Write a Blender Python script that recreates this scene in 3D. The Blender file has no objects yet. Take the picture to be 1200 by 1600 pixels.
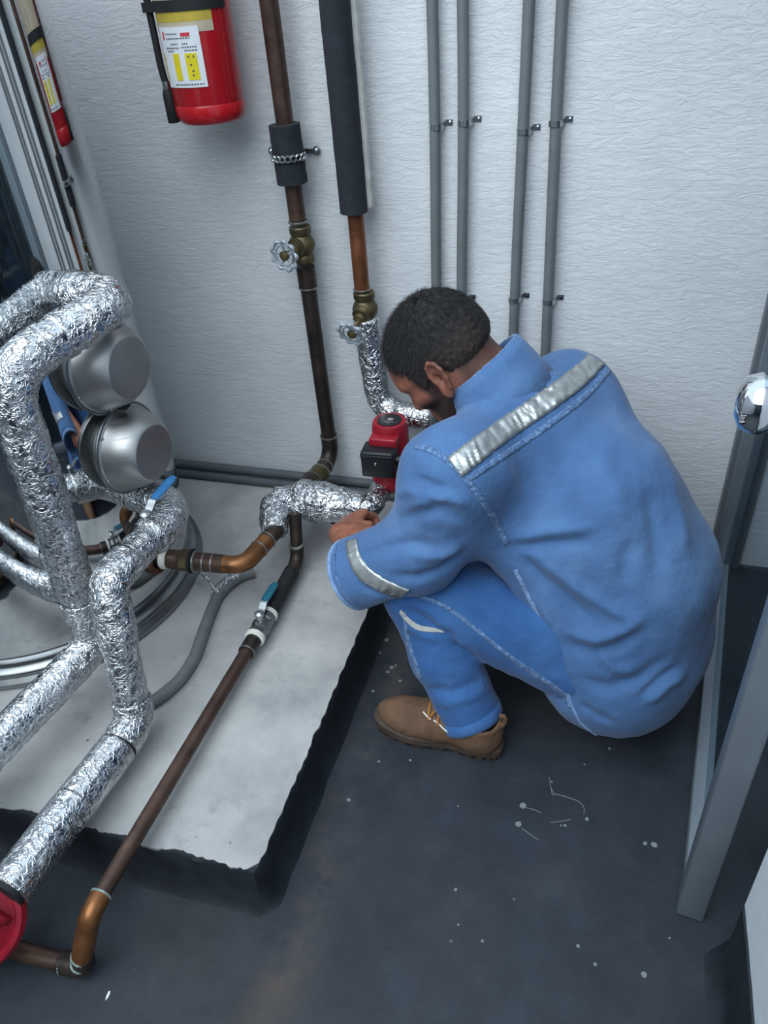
import bpy, math, random
import numpy as np
from mathutils import Vector, noise as mnoise
from mathutils.bvhtree import BVHTree
random.seed(7); rng = np.random.default_rng(7)
scene = bpy.context.scene
col = scene.collection

# ================================================================ camera, sky, light, exposure
FPX = 1200.0                                    # focal length for a 1200 x 1600 frame
_Z = -np.array([140.,1650.,1200.]); _Z /= np.linalg.norm(_Z)
_Y = np.array([433.,-910.,1200.]); _Y -= _Z*(_Y@_Z); _Y /= np.linalg.norm(_Y)
_X = np.cross(_Y, _Z)
RW = np.stack([_X,_Y,_Z])                       # rows: world axes seen in camera space (x right, y down, z forward)
CAM_H = 1.45
CAM = np.array([0.,0.,CAM_H])
cam_data = bpy.data.cameras.new('camera'); cam = bpy.data.objects.new('camera', cam_data); col.objects.link(cam)
cam_data.sensor_fit = 'VERTICAL'; cam_data.sensor_height = 36.0; cam_data.lens = FPX/1600.*36.; cam_data.clip_start = .02
from mathutils import Matrix
_r, _u, _b = RW[:,0], -RW[:,1], -RW[:,2]
cam.matrix_world = Matrix(((_r[0],_u[0],_b[0],CAM[0]),(_r[1],_u[1],_b[1],CAM[1]),(_r[2],_u[2],_b[2],CAM[2]),(0,0,0,1)))
scene.camera = cam

world = bpy.data.worlds.new('overcast_sky'); scene.world = world; world.use_nodes = True
_bg = world.node_tree.nodes['Background']; _bg.inputs[0].default_value = (.70,.85,1.0,1); _bg.inputs[1].default_value = .92
_sd = bpy.data.lights.new('soft_daylight', 'SUN'); _sd.energy = 2.25; _sd.angle = math.radians(66); _sd.color = (.88,.95,1.0)
sun = bpy.data.objects.new('soft_daylight', _sd); col.objects.link(sun)
sun.rotation_euler = Vector((.20,.72,-.92)).to_track_quat('-Z','Y').to_euler()
vs = scene.view_settings; vs.view_transform = 'Standard'; vs.look = 'None'; vs.gamma = 1.0; vs.exposure = 0.62; vs.use_curve_mapping = False

# ================================================================ measuring helpers
def ray(px, py): return RW@np.array([px-600., py-800., FPX])
def on_z(px, py, z):
    d = ray(px,py); return CAM+d*((z-CAM_H)/d[2])
def on_y(px, py, y):
    d = ray(px,py); return CAM+d*(y/d[1])

# ================================================================ materials
def rgb(r, g, b):
    f = lambda c: ((c/255.)/12.92 if c/255. <= .04045 else ((c/255.+.055)/1.055)**2.4)
    return (f(r), f(g), f(b), 1)
class NT:
    def __init__(s, name):
        s.m = bpy.data.materials.new(name); s.m.use_nodes = True; s.t = s.m.node_tree; s.n = s.t.nodes; s.b = s.n['Principled BSDF']
        s.tc = s.n.new('ShaderNodeTexCoord')
    def link(s, a, b): s.t.links.new(a, b)
    def map(s, scale=(1,1,1), src='Object', rot=(0,0,0)):
        m = s.n.new('ShaderNodeMapping'); m.inputs['Scale'].default_value = scale; m.inputs['Rotation'].default_value = rot
        s.link(s.tc.outputs[src], m.inputs['Vector']); return m.outputs[0]
    def noise(s, scale, detail=4, rough=.55, vec=None, dist=0):
        n = s.n.new('ShaderNodeTexNoise'); n.inputs['Scale'].default_value = scale; n.inputs['Detail'].default_value = detail
        n.inputs['Roughness'].default_value = rough; n.inputs['Distortion'].default_value = dist
        s.link(vec if vec is not None else s.tc.outputs['Object'], n.inputs['Vector']); return n.outputs['Fac']
    def vor(s, scale, feature='F1', vec=None, out='Distance'):
        n = s.n.new('ShaderNodeTexVoronoi'); n.feature = feature; n.inputs['Scale'].default_value = scale
        s.link(vec if vec is not None else s.tc.outputs['Object'], n.inputs['Vector']); return n.outputs[out]
    def ramp(s, fac, stops):
        r = s.n.new('ShaderNodeValToRGB'); e = r.color_ramp.elements
        while len(e) < len(stops): e.new(.5)
        for i,(p,c) in enumerate(stops): e[i].position = p; e[i].color = c if len(c) == 4 else (*c,1)
        s.link(fac, r.inputs[0]); return r.outputs[0]
    def mix(s, fac, a, b, mode='MIX'):
        m = s.n.new('ShaderNodeMix'); m.data_type = 'RGBA'; m.blend_type = mode
        for inp, v in ((m.inputs[0],fac),(m.inputs[6],a),(m.inputs[7],b)):
            if hasattr(v,'is_output'): s.link(v, inp)
            else: inp.default_value = v
        return m.outputs[2]
    def math(s, op, a, b=0.0):
        m = s.n.new('ShaderNodeMath'); m.operation = op
        for i,v in enumerate((a,b)):
            if hasattr(v,'is_output'): s.link(v, m.inputs[i])
            else: m.inputs[i].default_value = v
        return m.outputs[0]
    def bump(s, h, strength=.5, dist=.002, prev=None):
        b = s.n.new('ShaderNodeBump'); b.inputs['Strength'].default_value = strength; b.inputs['Distance'].default_value = dist
        s.link(h, b.inputs['Height'])
        if prev is not None: s.link(prev, b.inputs['Normal'])
        s.link(b.outputs[0], s.b.inputs['Normal']); return b.outputs[0]
    def set(s, **k):
        names = dict(color='Base Color', rough='Roughness', metal='Metallic', spec='Specular IOR Level', coat='Coat Weight', sss='Subsurface Weight', sheen='Sheen Weight')
        for a,v in k.items():
            i = s.b.inputs[names[a]]
            if hasattr(v,'is_output'): s.link(v, i)
            else: i.default_value = v
        return s
def plain(name, c, rough=.5, metal=0., var=.12, scale=30, bump=0, bscale=200, **k):
    t = NT(name); d = tuple(max(0,x*(1-var)) for x in c[:3])+(1,); l = tuple(min(1,x*(1+var)) for x in c[:3])+(1,)
    t.set(color=t.ramp(t.noise(scale,4), [(.35,d),(.65,l)]), rough=rough, metal=metal, **k)
    if bump: t.bump(t.noise(bscale,3), bump, .001)
    return t.m
MT = {}
def mat_wall():
    t = NT('wall_stucco')
    a = t.noise(24, 7, .68, t.map((1.0,1,3.0)), 1.1)                 # long trowel drags
    b = t.noise(60, 5, .6, t.map((.55,1,2.6)), .4)
    c = t.vor(26, 'F1', t.map((.55,1,2.2)))
    hgt = t.math('ADD', t.math('MULTIPLY', t.ramp(a, [(.42,(0,0,0)),(.56,(1,1,1))]), .6), t.math('MULTIPLY', b, .7))
    hgt = t.math('ADD', hgt, t.math('MULTIPLY', c, .35))
    t.bump(hgt, .42, .0030)
    t.set(color=t.ramp(t.noise(5,5), [(.3,rgb(206,211,214)),(.7,rgb(218,222,224))]), rough=.75); return t.m
def mat_floor():
    t = NT('black_membrane')
    base = t.ramp(t.noise(7,8,.65), [(.3,rgb(27,33,41)),(.55,rgb(38,45,54)),(.75,rgb(50,57,66))])
    dust = t.ramp(t.noise(2.3,5,.6), [(.5,(0,0,0)),(.75,(1,1,1))])
    base = t.mix(t.math('MULTIPLY',dust,.35), base, rgb(80,74,68))
    sx = t.n.new('ShaderNodeSeparateXYZ'); t.link(t.tc.outputs['Object'], sx.inputs[0])
    band_ = t.ramp(t.math('ABSOLUTE', t.math('ADD', sx.outputs[0], .435)), [(.0,(1,1,1)),(.075,(0,0,0))])      # dirt gathered along the plinth
    base = t.mix(t.math('MULTIPLY', band_, t.ramp(t.noise(9,5,.65),[(.4,(0,0,0)),(.68,(.75,.75,.75))])), base, rgb(88,78,70))
    v = t.vor(13, 'F1'); sp = t.ramp(v, [(.0,(1,1,1)),(.035,(1,1,1)),(.05,(0,0,0))])
    rare = t.ramp(t.noise(3.1,2), [(.52,(0,0,0)),(.58,(1,1,1))])
    base = t.mix(t.math('MULTIPLY',t.math('MULTIPLY',sp,rare),.6), base, rgb(160,165,165))
    t.set(color=base, rough=t.ramp(t.noise(9,4), [(.3,(.5,.5,.5)),(.7,(.72,.72,.72))]))
    p = t.bump(t.noise(160,3), .35, .0015); t.bump(t.noise(22,4), .25, .004, p); return t.m
def mat_concrete():
    t = NT('worn_concrete')
    base = t.ramp(t.noise(5.5,8,.62), [(.28,rgb(136,137,138)),(.5,rgb(167,167,166)),(.72,rgb(188,187,185))])
    st = t.ramp(t.noise(17,6,.7), [(.56,(0,0,0)),(.74,(1,1,1))])
    base = t.mix(t.math('MULTIPLY',st,.62), base, rgb(122,122,121))
    v = t.vor(24,'F1'); sp = t.ramp(v,[(.0,(1,1,1)),(.05,(1,1,1)),(.07,(0,0,0))])
    rare = t.ramp(t.noise(6,2), [(.6,(0,0,0)),(.66,(1,1,1))])
    base = t.mix(t.math('MULTIPLY',sp,rare), base, rgb(60,60,60))
    t.set(color=base, rough=.62); p = t.bump(t.noise(90,5), .3, .0012); t.bump(t.noise(11,4), .35, .004, p); return t.m
def mat_foil(name, hard=1.0):
    t = NT(name)
    big = t.noise(20, 2, .5, None, .4)
    p = t.bump(big, .55*hard, .010)
    r1 = t.ramp(t.noise(34, 2, .5, None, 1.2), [(.44,(0,0,0)),(.5,(1,1,1)),(.56,(0,0,0))])
    r2 = t.ramp(t.noise(62, 2, .5, None, .9), [(.45,(0,0,0)),(.5,(1,1,1)),(.55,(0,0,0))])
    v = t.vor(60, 'F1')
    h = t.math('ADD', t.math('MULTIPLY',r1,.8), t.math('ADD', t.math('MULTIPLY',r2,.55), t.math('MULTIPLY',v,.5)))
    t.bump(h, .62*hard, .0032, p)
    t.set(color=t.ramp(t.noise(6,3),[(.3,rgb(196,200,204)),(.7,rgb(222,224,226))]), metal=1.0, rough=t.ramp(t.noise(45,3),[(.3,(.12,.12,.12)),(.7,(.30,.30,.30))])); return t.m
def mat_copper(name, a, b, c, metal=.55, rough=.45):
    t = NT(name)
    x = t.ramp(t.noise(16,6,.65), [(.3,a),(.52,b),(.75,c)])
    sp = t.ramp(t.noise(70,4,.6), [(.58,(0,0,0)),(.72,(1,1,1))])
    x = t.mix(t.math('MULTIPLY',sp,.35), x, rgb(96,92,84))
    t.set(color=x, metal=metal, rough=t.ramp(t.noise(30,4),[(.3,(rough-.1,)*3),(.7,(rough+.15,)*3)])); t.bump(t.noise(140,3), .15, .001); return t.m
def mat_denim(name, lo, mid, hi, fade=4.5, sc=1.0):
    t = NT(name)
    x = t.ramp(t.noise(fade,5,.6), [(.3,lo),(.5,mid),(.72,hi)])
    w = t.n.new('ShaderNodeTexWave'); w.wave_type = 'BANDS'; w.bands_direction = 'DIAGONAL'; w.inputs['Scale'].default_value = 330*sc; w.inputs['Distortion'].default_value = 2.5; w.inputs['Detail'].default_value = 2
    t.link(t.tc.outputs['Object'], w.inputs['Vector'])
    x = t.mix(.14, x, t.ramp(w.outputs['Fac'],[(.2,lo),(.8,hi)]))
    x = t.mix(.12, x, t.ramp(t.noise(260,3,.7),[(.3,lo),(.7,hi)]))
    t.set(color=x, rough=.86, sheen=.15, spec=.2)
    p = t.bump(t.noise(330,2), .25, .0008); t.bump(t.noise(26,5,.62), .5, .008, p); return t.m
MT['wall'] = mat_wall(); MT['floor'] = mat_floor(); MT['concrete'] = mat_concrete()
MT['membrane'] = plain('membrane_paint', rgb(30,35,42), .55, var=.25, bump=.5, bscale=60)
MT['white_wall'] = plain('white_pier_paint', rgb(222,228,232), .7, var=.03, bump=.2, bscale=90)
MT['slate_wall'] = plain('dark_slate_paint', rgb(52,62,70), .7, var=.1, bump=.2)
MT['foil'] = mat_foil('aluminium_foil'); MT['foil_soft'] = mat_foil('aluminium_foil_soft', .7)
MT['copper'] = mat_copper('copper_brown', rgb(62,50,46), rgb(86,66,57), rgb(104,80,68))
MT['copper_dark'] = mat_copper('copper_dark', rgb(40,37,36), rgb(60,52,48), rgb(82,66,56))
MT['copper_red'] = mat_copper('copper_red', rgb(104,66,46), rgb(138,86,58), rgb(160,104,70), .6, .4)
MT['copper_elbow'] = mat_copper('copper_elbow', rgb(94,66,44), rgb(136,90,54), rgb(160,112,72), .65, .36)
MT['bronze'] = mat_copper('bronze_fitting', rgb(60,58,46), rgb(96,86,60), rgb(126,110,74), .6, .45)
MT['solder'] = plain('solder_ring', rgb(150,148,142), .4, .8, var=.2, scale=60)
MT['verdigris'] = plain('verdigris_solder', rgb(140,156,150), .5, .3, var=.25, scale=70)
MT['tape'] = plain('white_thread_tape', rgb(224,222,212), .7, var=.08, scale=80, bump=.4)
MT['rust'] = plain('rusted_flange', rgb(92,58,40), .8, .2, var=.45, scale=45, bump=.6)
MT['blackrub'] = plain('black_rubber', rgb(24,27,31), .7, var=.15, bump=.3)
MT['foam'] = plain('black_foam_sleeve', rgb(33,38,45), .9, var=.18, scale=50, bump=.6, bscale=120)
MT['foam_edge'] = plain('foam_backing', rgb(196,196,190), .85, var=.1, scale=50, bump=.5, bscale=90)
MT['steel_mirror'] = plain('polished_stainless', rgb(200,203,204), .035, 1.0, var=.02, scale=2)
def mat_brushed():
    t = NT('brushed_stainless'); n = t.noise(14, 4, .6, t.map((1,1,30)))
    t.set(color=t.ramp(t.noise(9,4),[(.3,rgb(166,167,167)),(.7,rgb(190,190,188))]), metal=1.0, rough=t.ramp(n,[(.3,(.34,)*3),(.7,(.50,)*3)])); t.bump(n,.06,.001); return t.m
MT['brushed'] = mat_brushed()
MT['steel'] = plain('zinc_steel', rgb(176,182,184), .32, .95, var=.1, scale=60)
MT['steel_dull'] = plain('dull_stainless', rgb(150,153,154), .34, 1.0, var=.1, scale=14)
MT['chrome'] = plain('chrome', rgb(226,228,230), .06, 1.0, var=.01)
MT['speck'] = plain('dried_paint', rgb(126,132,130), .7, var=.15)
MT['wheel'] = plain('grey_cast_handwheel', rgb(160,170,178), .5, .25, var=.12, scale=90, bump=.4)
MT['blue_grip'] = plain('blue_lever_sleeve', rgb(46,112,164), .42, 0, var=.1, scale=60)
MT['teal_grip'] = plain('teal_lever_sleeve', rgb(28,98,118), .45, 0, var=.15, scale=60)
MT['conduit'] = plain('grey_conduit', rgb(112,118,120), .5, .15, var=.06, scale=20, bump=.1)
MT['conduit_dark'] = plain('dusty_grey_conduit', rgb(84,90,95), .6, 0, var=.12, scale=20)
MT['hose'] = plain('grey_hose', rgb(108,111,112), .6, 0, var=.1, scale=30)
MT['red_pump'] = plain('red_pump_paint', rgb(150,24,42), .38, 0, var=.12, scale=20)
MT['box_black'] = plain('black_plastic', rgb(22,26,32), .42, 0, var=.12, scale=40)
MT['plate'] = plain('pump_plate', rgb(26,30,34), .35, 0, var=.1)
MT['mark_grey'] = plain('plate_print', rgb(150,140,140), .5, 0, var=.1)
MT['ext_red'] = plain('extinguisher_red', rgb(188,22,34), .3, 0, var=.07, scale=14, coat=.3)
MT['paper'] = plain('white_paper_label', rgb(226,230,234), .6, 0, var=.03)
MT['paper_yellow'] = plain('yellow_print', rgb(226,206,30), .6, 0, var=.08)
MT['band_yellow'] = plain('yellow_band', rgb(190,168,64), .6, 0, var=.12, scale=40)
MT['beige'] = plain('beige_label', rgb(190,176,152), .6, 0, var=.08, scale=40)
MT['print_dark'] = plain('dark_print', rgb(86,92,98), .6, 0, var=.1)
MT['print_red'] = plain('red_print', rgb(206,52,60), .6, 0, var=.1)
MT['alu'] = plain('grey_painted_aluminium', rgb(134,144,152), .42, .35, var=.05, scale=8)
MT['alu_dark'] = plain('grey_jamb_metal', rgb(112,119,124), .5, .3, var=.06, scale=8)
MT['denim_jacket'] = mat_denim('light_blue_denim', rgb(60,92,134), rgb(75,110,156), rgb(99,135,178))
MT['denim_jeans'] = mat_denim('mid_blue_denim', rgb(38,76,128), rgb(52,94,148), rgb(76,118,170))
MT['denim_seam'] = mat_denim('seam_denim', rgb(38,64,104), rgb(78,112,156), rgb(138,166,200), 170)
MT['denim_worn'] = mat_denim('worn_hem_denim', rgb(86,120,166), rgb(120,152,194), rgb(160,186,216), 120)
MT['reflective'] = plain('silver_reflective_tape', rgb(168,172,172), .36, .6, var=.12, scale=40, bump=.5, bscale=40)
MT['thread'] = plain('jeans_stitching', rgb(150,176,206), .8, 0, var=.15, scale=200)
MT['lining'] = plain('pale_lining', rgb(178,180,174), .9, 0, var=.1, scale=80, bump=.4)
MT['boot'] = plain('brown_nubuck', rgb(104,78,58), .85, 0, var=.22, scale=22, bump=.35, bscale=260)
MT['sole'] = plain('dark_brown_sole', rgb(66,54,46), .75, 0, var=.25, scale=50, bump=.4)
MT['lace'] = plain('tan_lace', rgb(168,112,58), .8, 0, var=.15, scale=120)
MT['lace_white'] = plain('white_lace', rgb(222,222,214), .8, 0, var=.05)
MT['sock'] = plain('dark_red_sock', rgb(64,38,40), .9, 0, var=.2, scale=60)
def mat_hair():
    t = NT('black_hair'); a = t.n.new('ShaderNodeAttribute'); a.attribute_name = 'cropped'
    x = t.ramp(t.noise(60,4), [(.35,rgb(14,13,14)),(.65,rgb(27,25,26))])
    y = t.ramp(t.noise(150,3), [(.35,rgb(44,36,33)),(.65,rgb(74,56,48))])
    t.set(color=t.mix(a.outputs['Fac'], x, y), rough=.75); t.bump(t.noise(320,2), .5, .002); return t.m
MT['hair'] = mat_hair()
MT['eye'] = plain('eye_white', rgb(214,208,200), .2)
MT['pupil'] = plain('dark_iris', rgb(30,20,16), .15)
def mat_skin():
    t = NT('tanned_skin')
    a = t.n.new('ShaderNodeAttribute'); a.attribute_name = 'stubble'
    x = t.ramp(t.noise(28,5,.6), [(.3,rgb(126,76,60)),(.55,rgb(150,95,75)),(.75,rgb(166,110,88))])
    st = t.math('MULTIPLY', a.outputs['Fac'], t.ramp(t.noise(420,2,.7),[(.3,(.75,)*3),(.6,(1,1,1))]))
    x = t.mix(st, x, rgb(34,29,29))
    t.set(color=x, rough=.55, sss=.06); t.b.inputs['Subsurface Radius'].default_value = (.01,.004,.002)
    p = t.bump(t.noise(240,3), .2, .0008); t.bump(t.noise(60,4), .25, .002, p); return t.m
MT['skin'] = mat_skin()
def mat_glass():
    m = bpy.data.materials.new('tinted_glass'); m.use_nodes = True; t = m.node_tree; t.nodes.clear()
    o = t.nodes.new('ShaderNodeOutputMaterial'); mx = t.nodes.new('ShaderNodeMixShader'); tr = t.nodes.new('ShaderNodeBsdfTransparent'); gl = t.nodes.new('ShaderNodeBsdfGlossy')
    tr.inputs[0].default_value = (.80,.85,.88,1); gl.inputs['Roughness'].default_value = .02; gl.inputs[0].default_value = (1,1,1,1)
    mx.inputs[0].default_value = .035; t.links.new(tr.outputs[0], mx.inputs[1]); t.links.new(gl.outputs[0], mx.inputs[2]); t.links.new(mx.outputs[0], o.inputs[0]); return m
MT['glass'] = mat_glass()

# ================================================================ mesh helpers
def A(*p): return np.array(p if len(p) > 1 else p[0], float)
def unit(v): v = np.asarray(v, float); return v/np.linalg.norm(v)
def frame(d):
    d = unit(d); a = np.array([0,0,1.]) if abs(d[2]) < .9 else np.array([1.,0,0])
    u = unit(np.cross(a,d)); return u, np.cross(d,u)
class MB:
    def __init__(s): s.v = []; s.f = []; s.n = 0
    def add(s, V, F):
        s.v.append(np.asarray(V,float)); s.f += [tuple(int(i)+s.n for i in f) for f in F]; s.n += len(V); return s
    def box(s, lo, hi, bevel=0):
        lo = A(lo); hi = A(hi); return s.obox((lo+hi)/2, (1,0,0),(0,1,0),(0,0,1),(hi-lo)/2, bevel)
    def obox(s, c, ax, ay, az, hs, bevel=0):
        c = A(c); ax, ay, az = map(unit,(ax,ay,az)); b = bevel
        hx, hy, hz = hs
        if b <= 0:
            V = [c+ax*hx*i+ay*hy*j+az*hz*k for k in (-1,1) for j in (-1,1) for i in (-1,1)]
            return s.add(V, [(0,2,3,1),(4,5,7,6),(0,1,5,4),(2,6,7,3),(0,4,6,2),(1,3,7,5)])
        def ring(x, y, z, r):
            P = []
            for sx,sy,a0 in ((1,1,0),(-1,1,90),(-1,-1,180),(1,-1,270)):
                for q in (0,45,90):
                    t = math.radians(a0+q); P.append(c+ax*(sx*(x-r)+r*math.cos(t))+ay*(sy*(y-r)+r*math.sin(t))+az*z)
            return P
        R = [ring(hx-b,hy-b,-hz,b*.4), ring(hx-b*.3,hy-b*.3,-hz+b*.3,b), ring(hx,hy,-hz+b,b), ring(hx,hy,hz-b,b), ring(hx-b*.3,hy-b*.3,hz-b*.3,b), ring(hx-b,hy-b,hz,b*.4)]
        return s.rings(R, True, True)
    def rings(s, R, cap0=True, cap1=True, closed=True):
        n = len(R[0]); V = np.concatenate([np.asarray(r,float) for r in R]); F = []
        for i in range(len(R)-1):
            for j in range(n if closed else n-1):
                k = (j+1)%n; F.append((i*n+j, i*n+k, (i+1)*n+k, (i+1)*n+j))
        if cap0: F.append(tuple(range(n))[::-1])
        if cap1: F.append(tuple((len(R)-1)*n+j for j in range(n)))
        return s.add(V, F)
    def lathe(s, o, d, prof, seg=24, cap0=True, cap1=True):
        o = A(o); d = unit(d); u, w = frame(d)
        R = [[o+d*h+(u*math.cos(2*math.pi*j/seg)+w*math.sin(2*math.pi*j/seg))*max(r,1e-5) for j in range(seg)] for r,h in prof]
        return s.rings(R, cap0, cap1)
    def cyl(s, a, b, r, seg=20, bev=0):
        a = A(a); b = A(b); L = np.linalg.norm(b-a)
        p = [(r,0),(r,L)] if bev <= 0 else [(r-bev,0),(r,bev),(r,L-bev),(r-bev,L)]
        return s.lathe(a, b-a, p, seg)
    def tube(s, path, r, seg=14, fillet=0, step=None, caps=True, disp=None):
        P = fillet_path(path, fillet) if fillet else [A(p) for p in path]
        if step: P = resample(P, step)
        P = [np.asarray(p) for p in P]; n = len(P)
        T = [unit(P[min(i+1,n-1)]-P[max(i-1,0)]) for i in range(n)]
        u, w = frame(T[0]); R = []
        for i in range(n):
            u = unit(u-T[i]*(u@T[i])); w = np.cross(T[i],u)
            rr = r(i/(n-1)) if callable(r) else r
            ring = []
            for j in range(seg):
                a = 2*math.pi*j/seg; e = u*math.cos(a)+w*math.sin(a)
                q = rr if disp is None else rr*(1+disp(P[i]+e*rr, i/(n-1), a))
                ring.append(P[i]+e*q)
            R.append(ring)
        return s.rings(R, caps, caps)
    def sphere(s, c, r, seg=16, rg=10, ax=None):
        c = A(c); r = A(r,r,r) if np.isscalar(r) else A(r); Ax = np.eye(3) if ax is None else np.array(ax)
        R = []
        for i in range(1,rg):
            t = math.pi*i/rg
            R.append([c+(np.array([math.sin(t)*math.cos(2*math.pi*j/seg),math.sin(t)*math.sin(2*math.pi*j/seg),-math.cos(t)])*r)@Ax for j in range(seg)])
        return s.rings(R)
    def torus(s, c, d, R, r, seg=32, rs=8):
        c = A(c); u, w = frame(d); d = unit(d); V = []; F = []
        for i in range(seg):
            a = 2*math.pi*i/seg; e = u*math.cos(a)+w*math.sin(a)
            for j in range(rs):
                b = 2*math.pi*j/rs; V.append(c+e*(R+r*math.cos(b))+d*r*math.sin(b))
        for i in range(seg):
            for j in range(rs):
                F.append((i*rs+j, ((i+1)%seg)*rs+j, ((i+1)%seg)*rs+(j+1)%rs, i*rs+(j+1)%rs))
        return s.add(V, F)
    def grid(s, G, thick=0):
        """G[i][j] points with normals G=(P,N): a sheet, or a slab of the given thickness"""
        P, N = G; P = np.asarray(P,float); N = np.asarray(N,float); a, b = P.shape[:2]
        V = P.reshape(-1,3); F = [(i*b+j, i*b+j+1, (i+1)*b+j+1, (i+1)*b+j) for i in range(a-1) for j in range(b-1)]
        if not thick: return s.add(V, F)
        W = (P-N*thick).reshape(-1,3); m = a*b
        F2 = [tuple(q+m for q in f[::-1]) for f in F]
        bd = [(0,j) for j in range(b)]+[(i,b-1) for i in range(1,a)]+[(a-1,j) for j in range(b-2,-1,-1)]+[(i,0) for i in range(a-2,0,-1)]
        I = [i*b+j for i,j in bd]
        F3 = [(I[(k+1)%len(I)], I[k], I[k]+m, I[(k+1)%len(I)]+m) for k in range(len(I))]
        return s.add(np.concatenate([V,W]), F+F2+F3)
    def build(s, name, mat, parent=None, smooth=True, loc=None, angle=40):
        return mesh_obj(name, np.concatenate(s.v), s.f, mat, parent, smooth, loc, angle)
def world_loc(o):
    p = np.zeros(3)
    while o is not None: p += np.array(o.location); o = o.parent
    return p
def mesh_obj(name, V, F, mat, parent=None, smooth=True, loc=None, angle=40):
    V = np.asarray(V, float)
    if parent is None and loc is None: loc = (V.min(0)+V.max(0))/2; loc[2] = V[:,2].min()
    if parent is not None and loc is None: loc = (V.min(0)+V.max(0))/2
    me = bpy.data.meshes.new(name)
    me.from_pydata((V-A(loc)).tolist(), [], [list(map(int,f)) for f in F]); me.update()
    o = bpy.data.objects.new(name, me); col.objects.link(o)
    if parent is not None: o.parent = parent; o.location = A(loc)-world_loc(parent)
    else: o.location = loc
    me.materials.append(MT[mat] if isinstance(mat,str) else mat)
    if smooth:
        me.polygons.foreach_set('use_smooth', [True]*len(me.polygons))
        if angle < 180:
            try: me.set_sharp_from_angle(angle=math.radians(angle))
            except Exception: pass
    return o
def thing(name, label, cat, loc, group=None, kind=None):
    o = bpy.data.objects.new(name, None); col.objects.link(o); o.location = loc; o.empty_display_size = .05
    return tag(o, label, cat, group, kind)
def tag(o, label=None, cat=None, group=None, kind=None):
    if label: o['label'] = label
    if cat: o['category'] = cat
    if group: o['group'] = group
    if kind: o['kind'] = kind
    return o
def fillet_path(path, r, n=8):
    P = [A(p) for p in path]; out = [P[0]]
    for i in range(1,len(P)-1):
        a, b, c = P[i-1], P[i], P[i+1]; rr = r[i-1] if isinstance(r,(list,tuple)) else r
        t = min(rr, .49*np.linalg.norm(a-b), .49*np.linalg.norm(c-b))
        p0 = b+unit(a-b)*t; p2 = b+unit(c-b)*t
        for k in range(n+1):
            q = k/n; out.append((1-q)**2*p0+2*q*(1-q)*(b*.72+(p0+p2)*.14)+q*q*p2)
    out.append(P[-1]); return out
def resample(P, step):
    P = np.array(P); L = np.concatenate([[0],np.cumsum(np.linalg.norm(np.diff(P,axis=0),axis=1))])
    n = max(2,int(L[-1]/step)+1); t = np.linspace(0,L[-1],n)
    return [np.array([np.interp(x,L,P[:,k]) for k in range(3)]) for x in t]
def crinkle(amp, seed, big=.05):
    o = Vector((seed*3.1,seed*1.7,seed*.9))
    def f(p, t, a):
        q = Vector(p)
        x = mnoise.noise(q*26+o)*big
        y = abs(mnoise.noise(q*48+o*2))*amp*1.5+mnoise.noise(q*120+o)*amp*.22
        return x-y
    return f
_fs = [0]
def foil_piece(name, path, r, parent, fillet=.05, amp=.07, big=.05, mat='foil', seg=30, label=None):
    _fs[0] += 1
    o = MB().tube(path, r, seg, fillet, .005, True, crinkle(amp,_fs[0],big)).build(name, mat, parent, angle=180)
    if label: o['label'] = label
    return o
def ring_on(parent, c, d, r, mat='solder', w=.006, name='solder_ring'):
    c = A(c); d = unit(d)
    return MB().lathe(c-d*w/2, d, [(r*.9,0),(r*1.07,w*.2),(r*1.09,w*.5),(r*1.07,w*.8),(r*.9,w)], 20).build(name, mat, parent)
# ================================================================ the setting
D = 1.84; PAD = .116; PADX = -.514; PADY = .62
def structure(o): o['kind'] = 'structure'; return o
structure(MB().box((-3.2,-3.6,-.06),(3.2,D,0)).build('floor','floor',None,False))
structure(MB().box((-3.2,D,-.06),(3.2,D+.15,2.6)).build('wall_back','wall',None,False))
structure(MB().box((.98,-3.0,-.06),(1.12,D+.15,2.6)).build('unseen_wall_side','slate_wall',None,False))  # unseen dark wall, added to darken the tank's reflection and cut light from right
structure(MB().box((-2.10,-3.6,-.06),(-1.95,D+.15,2.0)).build('unseen_wall_left','wall',None,False))  # unseen wall, added and sized to hold back light from the left
structure(MB().box((-3.2,-3.0,-.06),(3.2,-2.85,2.7)).build('wall_front','slate_wall',None,False))
# white pier at the right with the floor membrane turned up its foot
pier = structure(MB().box((.302,-1.6,.17),(.62,.742,2.6)).build('wall_right','white_wall',None,False))
m = MB(); n = 40; top = []; bot = []
pth = [(.298,-1.6),(.298,.746),(.62,.746)]
pts = resample([A(x,y,0) for x,y in pth], .03)
R = []
for p in pts:
    z = .172+.004*mnoise.noise(Vector(p)*30)
    ox, oy = (-.03 if p[0] < .3 else 0), (.03 if p[1] > .74 else 0)
    R.append([p+A(ox,oy,0), p+A(ox*.3,oy*.3,.012), p+A(0,0,.03), p+A(0,0,z), p+A(.01 if p[0]<.3 else 0,-.01 if p[1]>.74 else 0,z)])
m.rings(R, False, False, closed=False); sk = m.build('membrane_upstand','membrane',pier)
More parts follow.
